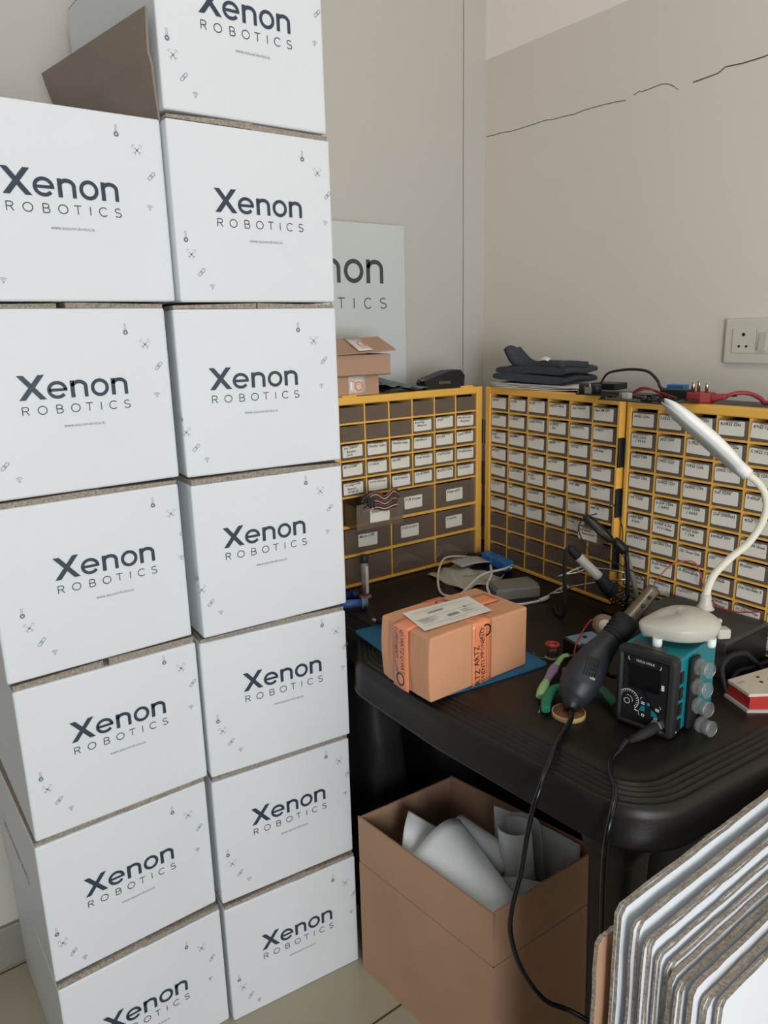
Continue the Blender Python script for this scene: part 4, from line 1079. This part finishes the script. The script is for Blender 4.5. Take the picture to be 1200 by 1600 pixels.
lathe(b, [(.006, -.004), (.006, .004)], axisT(Vector((1.262, 1.018, .785)) - Vector(o6), (1, 0, 0)), 12); lathe(b, [(.006, -.004), (.006, .004)], axisT(Vector((1.296, .99, .833)) - Vector(o6), (1, 0, 0)), 12)
obj('clip_arms', b, 'metal', t)

t = thing('solder_reel', 'small reel of solder with white hub label standing beside the soldering iron stand', 'solder reel', (1.172, .852, T_Z))
Tr = axisT((0, 0, .026), (-.62, -.72, .30))
b = B(); lathe(b, [(.006, -.008), (.022, -.008), (.022, -.006), (.016, -.005), (.016, .005), (.022, .006), (.022, .008), (.006, .008), (.006, -.008)], Tr, 32, cap=False); obj('reel_body', b, mat('tan_reel', (150, 124, 98), .5), t)
b = B(); lathe(b, [(.0161, -.005), (.0195, -.0045), (.0195, .0045), (.0161, .005)], Tr, 32); obj('solder_wire', b, 'metal', t)
b = B(); lathe(b, [(.0, .0083), (.0125, .0083), (.0125, .0088), (0, .0088)], Matrix.Translation((0, 0, 0)) @ Tr, 28); obj('hub_label', b, 'label', t)
t = thing('flux_jar', 'small white striped round jar leaning beside the solder reel', 'jar', (1.168, .815, T_Z))
b = B(); lathe(b, [(.014, 0), (.0150, .001), (.0150, .012), (.0155, .013), (.0155, .022), (.0145, .023), (0, .023)], None, 30); obj('jar', b, 'white', t)
b = B(); lathe(b, [(.0152, .006), (.0153, .010)], None, 30, cap=False); obj('label_band', b, 'black', t)

t = thing('battery_holder', 'black module box with a pale label and red wire behind the hot air gun', 'module', (1.078, .822, T_Z), R_(-14))
b = B(); bx(b, -.035, .035, -.026, .026, 0, .034, bev=.003); obj('box_shell', b, 'black', t)
b = B(); bx(b, -.030, .030, -.020, .022, .034, .0348); obj('top_label', b, 'pale_blue', t)
b = B(); lathe(b, [(.004, 0), (.004, .002), (0, .0025)], Matrix.Translation((.0, .004, .0348)), 12); obj('knob', b, 'black', t)
b = B(); tube(b, [(1.135, .853, .785), (1.110, .842, .788), (1.072, .830, .778), (1.040, .816, .768), (1.030, .812, .745)], .0016, n=6, sub=5); tag(obj('red_lead', b, 'red_wire'), 'short pinkish red wire arching over the black module box', 'wire')
b = B(); tube(b, [(1.045, .805, .775), (1.03, .79, .772), (1.01, .765, .768), (.995, .752, .766)], .0022, n=6, sub=4); tag(obj('black_lead', b, 'black'), 'short black wire running from the module box to the hot air gun', 'wire')

# ------------------------------------------------------------------ things behind the parcel
b = B(); sheet(b, lambda u, v: (1.150 + .135 * u - .01 * v + .02 * u * v, 1.375 - .155 * v + .02 * u + .008 * math.sin(u * 7) * v, T_Z + .003 + .012 * math.sin(PI * u) * math.sin(PI * v) + .003 * math.sin(u * 17 + v * 9)), 22, 16, .0006)
bag = tag(obj('poly_mailer', b, 'white'), 'crumpled white plastic mailing bag under the white cable', 'bag')
b = B()
add_text(b, 'FRAGILE', plane_T((1.175, 1.262, T_Z + .0195), (.95, -.28, 0), (.28, .95, .05)), width=.055, height=.012)
flatobj('bag_print', b, 'pen', bag)
b = B(); sheet(b, lambda u, v: (1.215 + .085 * u + .01 * v, 1.315 + .06 * v - .02 * u, T_Z + .024 + .004 * math.sin(PI * u)), 6, 6, .0008)
tag(obj('grey_card', b, mat('pale_grey_card', (176, 178, 174), .6)), 'pale grey card lying on the crumpled white bag', 'card')
b = B()
tube(b, [(1.345, 1.295, .752), (1.320, 1.315, .756), (1.300, 1.358, .758), (1.270, 1.400, .758), (1.215, 1.387, .764), (1.140, 1.322, .752), (1.086, 1.247, .7405), (1.115, 1.215, .7405), (1.200, 1.232, .764), (1.270, 1.226, .766), (1.320, 1.240, .763)], .0030, n=10, sub=7)
tube(b, [(1.262, 1.262, .768), (1.218, 1.215, .766), (1.170, 1.180, .754), (1.146, 1.125, .7405), (1.170, 1.082, .7405), (1.222, 1.064, .741)], .0030, n=10, sub=7)
tube(b, [(1.222, 1.064, .7425), (1.240, 1.063, .743), (1.256, 1.068, .743)], [.0045, .0052, .0040], n=10, sub=3)
tag(obj('white_cable', b, mat('white_pvc', (214, 212, 204), .45)), 'white cable looped over the plastic bag behind the parcel', 'cable')
t = thing('smoked_plastic_box', 'flat smoked grey plastic box behind the parcel, beside the white cable', 'box', (1.218, 1.142, T_Z), R_(-22))
b = B(); Pb = [(-.056, -.030), (.052, -.033), (.058, -.018), (.058, .022), (.045, .034), (-.050, .032)]
V = [Vector(p) for p in Pb]; loft(b, [[(v.x, v.y, 0) for v in V], [(v.x, v.y, .020) for v in V], [(v.x * .94, v.y * .92, .026) for v in V]], smooth=False); obj('box_base', b, 'grey_plastic', t)
b = B(); bx(b, -.050, .050, -.029, .029, .0261, .0285, bev=.001); obj('lid', b, 'grey_plastic', t)
t = thing('blue_terminal_strip', 'blue segmented terminal strip lying in the table corner', 'terminal strip', (1.312, 1.285, T_Z + .0128), math.atan2(-.115, -.022))
b = B()
for k in range(4):
    bx(b, -.058 + k * .027, -.033 + k * .027, -.015, .015, .0, .026, bev=.004)
obj('terminal_body', b, 'blue', t)
b = B(); tube(b, [(.050, 0, .012), (.066, -.002, .010)], .006, n=10, sub=1); obj('metal_end', b, 'metal', t)
b = B(); bx(b, -.045, .045, -.035, .035, 0, .012, bev=.003); o = obj('black_adapter', b, 'black', None, (1.298, 1.296, T_Z + .0003), (0, 0, R_(-72))); tag(o, 'flat black adapter under the blue terminal strip', 'adapter')
b = B(); bx(b, -.02, .02, -.012, .012, 0, .022, bev=.004); o = obj('black_plug_cap', b, 'black', None, (1.322, 1.382, T_Z + .0003), (0, 0, R_(-20))); tag(o, 'small black plug wedged in the corner between two cabinets', 'plug')

def syringe(loc, T, label, up_):
    t = thing('flux_syringe', label, 'syringe', loc, 0, 'syringes beside the carton stack')
    return t
t = thing('flux_syringe', 'upright syringe with black cap and red tip in front of the cabinet', 'syringe', (.940, 1.352, T_Z))
b = B(); lathe(b, [(.0085, .004), (.0085, .085), (.007, .088)], None, 20); obj('barrel', b, 'tube', t)
b = B(); lathe(b, [(.0140, 0), (.0145, .001), (.0140, .004), (.0085, .0045)], None, 24); obj('flange', b, mat('pink_flange', (160, 110, 112), .4), t)
b = B(); lathe(b, [(.0070, .006), (.0070, .030)], None, 16); obj('plunger', b, 'red', t)
b = B(); lathe(b, [(.0095, .086), (.0098, .088), (.0098, .102), (.0085, .104)], None, 20); obj('cap', b, mat('dark_green_cap', (38, 46, 42), .5), t)
b = B(); a0 = R_(-110); rings = [[((.0088) * math.cos(a0 + R_(70) * k / 6), .0088 * math.sin(a0 + R_(70) * k / 6), z) for k in range(7)] for z in (.012, .078)]
loft(b, rings, closed=False, caps=False); obj('paper_label', b, 'label', t)
for (p0, d, mt_, lb) in (((.850, 1.318, T_Z + .014), (.86, -.5, 0), 'blue_syr', 'blue syringe lying with its pale flange end towards the camera, beside the cartons'),
                         ((.862, 1.372, T_Z + .012), (.93, -.3, 0), 'navy', 'dark blue syringe lying behind the other one against the cabinet foot')):
    if mt_ == 'navy': M['navy'] = mat('navy_barrel', (30, 42, 92), .35)
    t = thing('flux_syringe', lb, 'syringe', p0)
    Ta = axisT((0, 0, 0), d)
    b = B(); lathe(b, [(.006, 0), (.0095, .004), (.0095, .045)], Ta, 20); obj('barrel', b, mt_, t)
    b = B(); lathe(b, [(.0095, .045), (.0135, .0455), (.0135, .048), (.0100, .0485), (.0095, .056), (.0125, .0565), (.0128, .0590), (.0110, .0595), (.0105, .058), (.004, .057)], Ta, 24); obj('flange', b, 'pale_blue' if mt_ == 'blue_syr' else 'navy', t)
o7 = (.87, 1.20, T_Z)
t = thing('marker_pen', 'black pen with a white tip poking out behind the orange parcel', 'pen', o7)
b = B(); tube(b, w(o7, [(.862, 1.160, .752), (.875, 1.120, .753), (.895, 1.050, .753)]), [.0085, .0095, .0095], n=14, sub=3); obj('barrel', b, 'kraft_grey', t)
b = B(); tube(b, w(o7, [(.853, 1.186, .752), (.862, 1.160, .752)]), [.0055, .0085], n=12, sub=1); obj('black_collar', b, 'black', t)
b = B(); tube(b, w(o7, [(.849, 1.198, .752), (.853, 1.186, .752)]), .0032, n=10, sub=1); obj('white_tip', b, 'white', t)

# ------------------------------------------------------------------ black case behind the lamp, extension strip
t = thing('black_power_supply', 'black boxy power supply standing behind the white lamp', 'power supply', (1.175, .603, T_Z))
b = B(); loft(b, [[(.0, .0, .002), (.150, .0, .002), (.150, .197, .002), (.015, .197, .002)], [(.0, .0, .068), (.150, .0, .068), (.150, .197, .068), (.015, .197, .068)], [(.003, .003, .071), (.147, .003, .071), (.147, .194, .071), (.017, .194, .071)]], smooth=False)
obj('case_shell', b, mat('charcoal_case', (58, 58, 56), .5, var=.15, scale=30), t)
b = B(); bx(b, .004, .146, -.002, 0, .004, .064, bev=.0008); obj('front_panel', b, 'black', t)
b = B(); T = plane_T((0, 0, .0714), (0, -1, 0), (1, 0, 0))
for k in range(3): stroke(b, [(-.095 + k * .006, .060 + (k % 2) * .004), (-.088 + k * .006, .066), (-.084 + k * .006, .058)], .0008, T)
stroke(b, arc(-.060, .070, .012, .009, 0, 330, 20), .0008, T)
flatobj('embossed_mark', b, 'case', t)
b = B(); tube(b, [(1.13, .57, .742), (1.14, .588, .775), (1.165, .590, .790), (1.205, .585, .787), (1.235, .580, .765), (1.255, .575, .744)], .0045, n=10, sub=6)
tube(b, [(1.17, .585, .742), (1.20, .590, .752), (1.23, .583, .752), (1.26, .592, .742), (1.30, .585, .742)], .004, n=10, sub=6)
tag(obj('coiled_black_cable', b, 'black_matt'), 'black cable arching in front of the black power supply', 'cable')
Ls = Vector((1.119, .573)); 
t = thing('extension_strip', 'red and cream extension socket strip lying at the right edge of the table', 'extension strip', (1.128, .568, T_Z), R_(-12))
Ps = [(0, 0), (-.012, -.052), (.035, -.075), (.18, -.075), (.18, .0)]
b = B(); prism(b, [(-.004, .003), (-.017, -.053), (.034, -.079), (.184, -.079), (.184, .003)], 0, .005); obj('base_plate', b, 'white', t)
b = B(); prism(b, Ps, .005, .026); obj('red_body', b, 'red', t)
b = B(); Pi = [Vector(p) for p in Ps]; prism(b, [(-.001, .001), (-.0125, -.050), (.020, -.064), (.034, -.0755), (.18, -.0755), (.18, .001)], .026, .031); obj('top_cover', b, mat('cream_cover', (206, 196, 178), .5, var=.06, scale=30), t)
b = B()
for x_, y_ in ((.040, -.030), (.060, -.030), (.050, -.015)): lathe(b, [(.0030, 0), (.0030, .0004)], Matrix.Translation((x_, y_, .0311)), 14)
obj('socket_holes', b, 'black', t)
b = B(); add_text(b, 'ACG', plane_T((.004, -.018, .0315), (1, 0, 0), (0, 1, 0)), width=.012, height=.005); flatobj('strip_print', b, 'ink_grey', t)

b = B(); tube(b, [(1.258, .800, .822), (1.256, .800, .842), (1.268, .792, .866), (1.288, .778, .887), (1.308, .752, .892), (1.312, .738, .872), (1.312, .720, .832), (1.308, .690, .816), (1.308, .655, .816), (1.308, .61, .83)], .0014, n=6, sub=7)
tag(obj('red_wire', b, 'red_wire'), 'thin red wire looping in front of the labelled drawers behind the lamp', 'wire')

# ------------------------------------------------------------------ on top of the cabinets
ZT = T_Z + .463
def small_box(name, label, loc, rz, W, D, H, lid=None):
    t = thing(name, label, 'box', loc, rz)
    b = B(); add_box(b, (W / 2, D / 2, H / 2), (W, D, H), bev=.002); obj('box_body', b, 'kraft_tan', t); return t
t = small_box('small_carton', 'lower small brown carton with clear printed tape, on the cabinet beside the stack', (.932, 1.436, ZT), R_(-5), .118, .125, .045)
b = B(); sheet(b, lambda u, v: (.035 + .045 * u, -.0008, .002 + .043 * v), 3, 3, .0003); tp = obj('clear_tape', b, 'clear_tape', t)
b = B(); T = plane_T((0, -.0012, 0), (1, 0, 0), (0, 0, 1)); stroke(b, arc(.062, .022, .010, .010, 0, 360, 18)[:-1], .0025, T, closed=True); stroke(b, [(.044, .006), (.074, .006)], .0016, T); stroke(b, [(.040, .036), (.056, .030)], .0016, T); stroke(b, arc(.060, .021, .005, .006, 60, 250, 8), .0014, T)
flatobj('tape_print', b, 'orange_ink', tp)
z2 = ZT + .0455
t = thing('lidded_carton', 'upper small brown carton with a propped lid, on the cabinet beside the stack', 'box', (.936, 1.430, z2), R_(-7))
b = B(); W, D, H = .140, .110, .048
bx(b, 0, W, 0, .003, 0, H); bx(b, 0, W, D - .003, D, 0, H); bx(b, 0, .003, .003, D - .003, 0, H); bx(b, W - .003, W, .003, D - .003, 0, H); bx(b, 0, W, .0, D, 0, .003); obj('tray', b, 'kraft_tan', t)
b = B(); bx(b, .003, W - .004, .004, D - .004, H - .012, H - .003); obj('dark_contents', b, 'ink', t)
b = B(); V = [(-.004, -.008, H + .004), (W + .010, -.010, H + .010), (W - .004, .050, H + .040), (.008, .045, H + .036)]
V2 = [(v[0], v[1] + .001, v[2] - .003) for v in V]; vv = [b.verts.new(v) for v in V + V2]
for f in ((0, 1, 2, 3), (7, 6, 5, 4), (0, 4, 5, 1), (1, 5, 6, 2), (2, 6, 7, 3), (3, 7, 4, 0)): b.faces.new([vv[k] for k in f])
V = [(.008, .0455, H + .036), (W - .004, .0505, H + .040), (W - .002, D, H + .006), (.002, D, H + .006)]; V2 = [(v[0], v[1], v[2] - .003) for v in V]; vv = [b.verts.new(v) for v in V + V2]
for f in ((0, 1, 2, 3), (7, 6, 5, 4), (0, 4, 5, 1), (1, 5, 6, 2), (2, 6, 7, 3), (3, 7, 4, 0)): b.faces.new([vv[k] for k in f])
V = [(-.004, -.008, H + .004), (.008, .045, H + .036), (.002, D, H + .006), (-.004, .05, H - .006)]; V2 = [(v[0] + .003, v[1], v[2] - .001) for v in V]; vv = [b.verts.new(v) for v in V + V2]
for f in ((0, 1, 2, 3), (7, 6, 5, 4), (0, 4, 5, 1), (1, 5, 6, 2), (2, 6, 7, 3), (3, 7, 4, 0)): b.faces.new([vv[k] for k in f])
ld = obj('lid', b, 'kraft_tan', t)
b = B(); p0 = Vector((.052, -.0100, H + .0095)); p1 = Vector((.090, -.0105, H + .0105)); q0 = Vector((.040, .046, H + .0398)); q1_ = Vector((.078, .048, H + .0410))
sheet(b, lambda u, v: p0.lerp(p1, u).lerp(q0.lerp(q1_, u), v), 3, 3, .0003); tp = obj('clear_tape', b, 'clear_tape', ld)
b = B(); e1 = (p1 - p0).normalized(); e2 = (q0 - p0); e2 = (e2 - e1 * e2.dot(e1)).normalized(); T = plane_T(p0 + e1.cross(e2) * .0008, e1, e2)
stroke(b, arc(.020, .030, .009, .011, 0, 360, 16)[:-1], .0022, T, closed=True); stroke(b, [(.004, .055), (.026, .056)], .0014, T); stroke(b, [(.010, .010), (.030, .012)], .0014, T)
flatobj('tape_print', b, 'orange_ink', tp)
b = B(); sheet(b, lambda u, v: (1.062 + .135 * u + .01 * v, 1.430 + .085 * v - .01 * u, ZT + .006 + .036 * (1 - u) ** 1.1 * (.4 + .6 * v) + .003 * math.sin(u * 21 + v * 13)), 24, 12, .0012)
tag(obj('antistatic_film', b, 'green_grey'), 'crumpled grey green film sheets beside the small brown cartons', 'film')
b = B(); sheet(b, lambda u, v: (1.062 + .100 * u, 1.424 + .05 * v, ZT + .002 + .018 * u * (1 - u) * 2 + .012 * v * (1 - u)), 12, 8, .0012)
tag(obj('black_film', b, 'black'), 'black plastic strip lying in front of the grey green film', 'film')
t = thing('tape_dispenser', 'black plastic tape dispenser near the corner on the first cabinet', 'tape dispenser', (1.262, 1.445, ZT), R_(-8))
b = B(); Pd = [(-.060, 0), (.054, 0), (.057, .030), (.044, .045), (.012, .044), (-.050, .026), (-.062, .016)]
prism(b, Pd, -.022, .022, plane_T((0, 0, 0), (1, 0, 0), (0, 0, 1))); obj('dispenser_body', b, 'black', t)
b = B(); bx(b, -.022, .012, -.0232, -.0222, .012, .019, bev=.0002); obj('sticker', b, 'dull_metal', t)
b = B(); bx(b, -.066, -.052, -.012, .012, .020, .025, bev=.001); obj('cutter_edge', b, 'dull_metal', t)

# papers, cloth on the corner cabinet
for i in range(4):
    b = B(); a = R_(86 + i * 3); dz = ZT + .002 + i * .0030
    def fn(u, v, i=i, dz=dz):
        x = -.075 + .150 * u; y = -.15 + .27 * v; z = dz + (.004 + .003 * i) * (v < .25) * (.25 - v) * 4 * (1 - .4 * i) + .001 * math.sin(u * 9 + i)
        return (1.423 + x + .003 * i, 1.230 + y + .006 * i, z)
    sheet(b, fn, 10, 14, .0009)
    tag(obj('printed_paper', b, 'newsprint'), ('bottom', 'second from the bottom', 'second from the top', 'top')[i] + ' printed sheet of the four under the charcoal cloth', 'paper', 'printed sheets under the charcoal cloth')
t = thing('folded_cloth', 'charcoal grey folded cloth with a white tag on papers over the corner cabinet', 'cloth', (1.44, 1.27, ZT + .0145))
def layer(z, r, x0, x1, y0, y1, ph):
    b = B()
    def f(u, v):
        # a fold: wraps over itself along y
        a = v * 2 * PI
        yy = (y0 + y1) / 2 + (y1 - y0) / 2 * (math.copysign(abs(math.cos(a)) ** .35, math.cos(a)))
        zz = z + r * math.copysign(abs(math.sin(a)) ** .6, math.sin(a)) + .0025 * math.sin(u * 8 + ph + yy * 20)
        return (x0 + (x1 - x0) * u, yy, zz)
    rings = [[f(i / 14, k / 28) for k in range(28)] for i in range(15)]
    loft(b, rings); return b
obj('cloth_fold', layer(.010, .009, -.065, .06, -.125, .105, 0), 'cloth', t)
obj('cloth_fold', layer(.029, .009, -.060, .06, -.125, .100, 2), 'cloth', t)
b = B()
pth = smooth_path([(0, -.115, .048), (0, -.06, .050), (0, .0, .046), (0, .040, .052), (0, .060, .072), (0, .070, .088)], 5)
rings = []
for s_ in (-.055, .055):
    pass
sheet(b, lambda u, v: (-.058 + .05 * v + .045 * (1 - u) * v, pth[min(int(u * (len(pth) - 1)), len(pth) - 1)].y, pth[min(int(u * (len(pth) - 1)), len(pth) - 1)].z - .006 + .003 * math.sin(v * 6)), len(pth) - 1, 8, .014)
obj('raised_end', b, 'cloth', t)
b = B(); sheet(b, lambda u, v: (-.064 + .010 * v, -.045 - .030 * u, .052 + .006 * v + .004 * math.sin(u * 3)), 5, 4, .001); obj('care_tag', b, 'label', t)

# modules and boards towards the socket
t = thing('sensor_module', 'small black circuit module with silver parts at the front edge of the corner cabinet', 'circuit board', (1.335, 1.005, ZT), R_(5))
b = B(); bx(b, -.040, .060, -.040, .040, .003, .006); obj('board', b, 'pcb', t)
b = B()
for k in range(2): lathe(b, [(.011, 0), (.011, .018), (.009, .020)], Matrix.Translation((-.030, .026 - k * .030, .006)), 16)
obj('capacitors', b, 'black', t)
b = B(); bx(b, -.040, -.030, -.004, .018, .006, .020, bev=.001); bx(b, -.038, -.020, .03, .038, .006, .016, bev=.001); obj('silver_parts', b, 'metal', t)
b = B(); bx(b, .0, .05, -.03, .03, .012, .026, bev=.002); obj('upper_block', b, 'black', t)
t = thing('circuit_board', 'dark populated circuit board overhanging the join between two cabinets', 'circuit board', (1.268, .868, ZT + .002), R_(-4))
b = B(); bx(b, -.030, .075, -.082, .075, 0, .002); obj('board', b, 'pcb', t)
rng = random.Random(11)
b = B()
for k in range(46):
    x_, y_ = rng.uniform(-.028, .07), rng.uniform(-.078, .072); bx(b, x_, x_ + rng.uniform(.002, .008), y_, y_ + rng.uniform(.002, .008), .002, .002 + rng.uniform(.001, .005))
tag_ = obj('components', b, 'chip', t); tag_['kind'] = 'stuff'
b = B()
for k in range(40):
    x_, y_ = rng.uniform(-.029, .07), rng.uniform(-.08, .074); bx(b, x_, x_ + .0018, y_, y_ + .0016, .002, .0035)
bx(b, -.005, .012, .030, .044, .002, .014); obj('solder_pads', b, 'brass', t)['kind'] = 'stuff'
b = B(); bx(b, -.006, .006, .020, .036, .002, .014, bev=.001); obj('white_connector', b, 'white', t)
t = thing('blue_connector', 'small blue connector block on the right-hand cabinet beside the red plug', 'connector', (1.395, .865, ZT))
b = B(); bx(b, -.012, .012, -.018, .018, .010, .026, bev=.001); obj('housing', b, 'blue', t)
b = B(); bx(b, -.014, .014, -.05, .018, 0, .010, bev=.001); obj('carrier', b, 'black', t)
b = B(); bx(b, -.014, .014, -.028, .028, 0, .020, bev=.002); o = obj('black_connector', b, 'black', None, (1.358, .845, ZT), (0, 0, R_(8))); tag(o, 'black plastic connector between circuit board and red plug', 'connector')
b = B(); tube(b, [(1.318, 1.005, ZT + .012), (1.322, .998, ZT + .030), (1.322, .985, 1.247), (1.328, .965, 1.254), (1.340, .935, 1.257), (1.348, .905, 1.253), (1.352, .885, 1.236), (1.356, .880, 1.222), (1.360, .872, 1.218), (1.362, .865, 1.2195)], [.0022, .0022, .0026, .003, .003, .003, .003, .0028, .0028], n=8, sub=6)
tag(obj('black_lead', b, 'black'), 'black sleeved cable arching from the circuit module above the cabinets', 'cable')
b = B()
for k in range(5):
    tube(b, [(1.300 + k * .002, .905 + k * .004, ZT + .006), (1.306 + k * .003, .895, ZT + .016 + k * .002), (1.316, .875 - k * .006, ZT + .020 - k * .001), (1.322, .850 - k * .008, ZT + .006)], .0010, n=5, sub=5, mi=k % 2)
tag(obj('thin_wires', b, ['red_wire', 'black']), 'tangle of thin red and black wires on the circuit board', 'wires')
t = thing('red_plug', 'dark red three pin mains plug lying pins up on the right-hand cabinet', 'plug', (1.362, .792, T_Z + .4595))
u0 = math.atan2(-.031, .044)
b = B(); loft(b, [[(x * s_, y * s_, z) for x, y in ((-.018, .022), (.018, .024), (.020, -.010), (.010, -.024), (-.012, -.024), (-.020, -.008))] for z, s_ in ((0, .94), (.003, 1), (.017, 1), (.020, .9))], smooth=False)
tube(b, [(-.002, -.022, .010), (.000, -.035, .012), (.004, -.048, .014)], [.009, .0065, .005], n=12, sub=3)
obj('plug_body', b, 'red_plug', t)
for x_, y_, h, r in ((-.012, .012, .020, .0036), (.004, .010, .021, .0030), (-.002, -.010, .018, .0030)):
    b = B(); lathe(b, [(r, .019), (r, .019 + h), (r * .7, .0205 + h), (0, .021 + h)], Matrix.Translation((x_, y_, 0)), 14); obj('pin', b, 'brass', t)
b = B(); tube(b, [(.004, -.046, .014), (.014, -.062, .020), (.030, -.078, .019), (.046, -.090, .010), (.050, -.098, .002), (.052, -.11, .002)], .0042, n=10, sub=5); obj('cord', b, 'red_plug', t)
b = B(); bx(b, .008, .018, -.062, -.052, .013, .022, bev=.002); obj('wire_tie', b, 'black', t)

# ------------------------------------------------------------------ socket plate
t = thing('switch_socket', 'ivory three pin wall socket with rocker switch', 'socket', (XR, .815, 1.307))
# local y axis along wall, x out of wall is negative
b = B(); bx(b, -.010, 0, -.115, .048, -.046, .046, bev=.003); obj('cover_plate', b, 'white_socket', t)
b = B(); bx(b, -.012, -.0095, -.020, .030, -.024, .026, bev=.001); bx(b, -.012, -.0095, -.050, -.021, -.024, .026, bev=.001); obj('module', b, 'white_socket', t)
b = B()
for y_, z_, r in ((.006, .014, .0036), (.014, -.010, .0027), (-.002, -.010, .0027)): lathe(b, [(r, 0), (r, .0004)], axisT((-.0121, y_, z_), (-1, 0, 0)), 14)
obj('pin_holes', b, 'black', t)
b = B(); v_ = [(-.012, -.028, .018), (-.0125, -.028, -.018), (-.017, -.028, -.018), (-.013, -.028, .018)]
loft(b, [v_, [(p[0], -.043, p[2]) for p in v_]], smooth=False); obj('rocker_switch', b, 'white', t)

# ------------------------------------------------------------------ black fillers added to deepen the shade below the table; clear bag
for (x_, y_, sx2, sy2, h, lb, mt_) in ((1.19, 1.285, .205, .155, .50, 'large black sack added for shade under the back of the table', 'filler_black'), (1.27, .87, .155, .20, .42, 'black sack added for shade under the table, right of the open carton', 'filler_black'), (.888, 1.300, .065, .125, .60, 'tall narrow black filler added for shade under the table behind the open carton', 'filler_black')):
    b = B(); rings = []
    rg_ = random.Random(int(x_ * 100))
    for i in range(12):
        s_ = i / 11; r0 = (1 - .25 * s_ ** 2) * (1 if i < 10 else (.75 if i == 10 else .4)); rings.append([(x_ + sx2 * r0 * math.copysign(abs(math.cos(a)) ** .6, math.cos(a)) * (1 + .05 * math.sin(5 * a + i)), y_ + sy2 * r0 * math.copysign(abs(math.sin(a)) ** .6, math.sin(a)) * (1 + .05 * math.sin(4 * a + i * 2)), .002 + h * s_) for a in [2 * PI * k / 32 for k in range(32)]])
    loft(b, rings); tag(obj('shade_filler', b, mt_), lb, 'filler')
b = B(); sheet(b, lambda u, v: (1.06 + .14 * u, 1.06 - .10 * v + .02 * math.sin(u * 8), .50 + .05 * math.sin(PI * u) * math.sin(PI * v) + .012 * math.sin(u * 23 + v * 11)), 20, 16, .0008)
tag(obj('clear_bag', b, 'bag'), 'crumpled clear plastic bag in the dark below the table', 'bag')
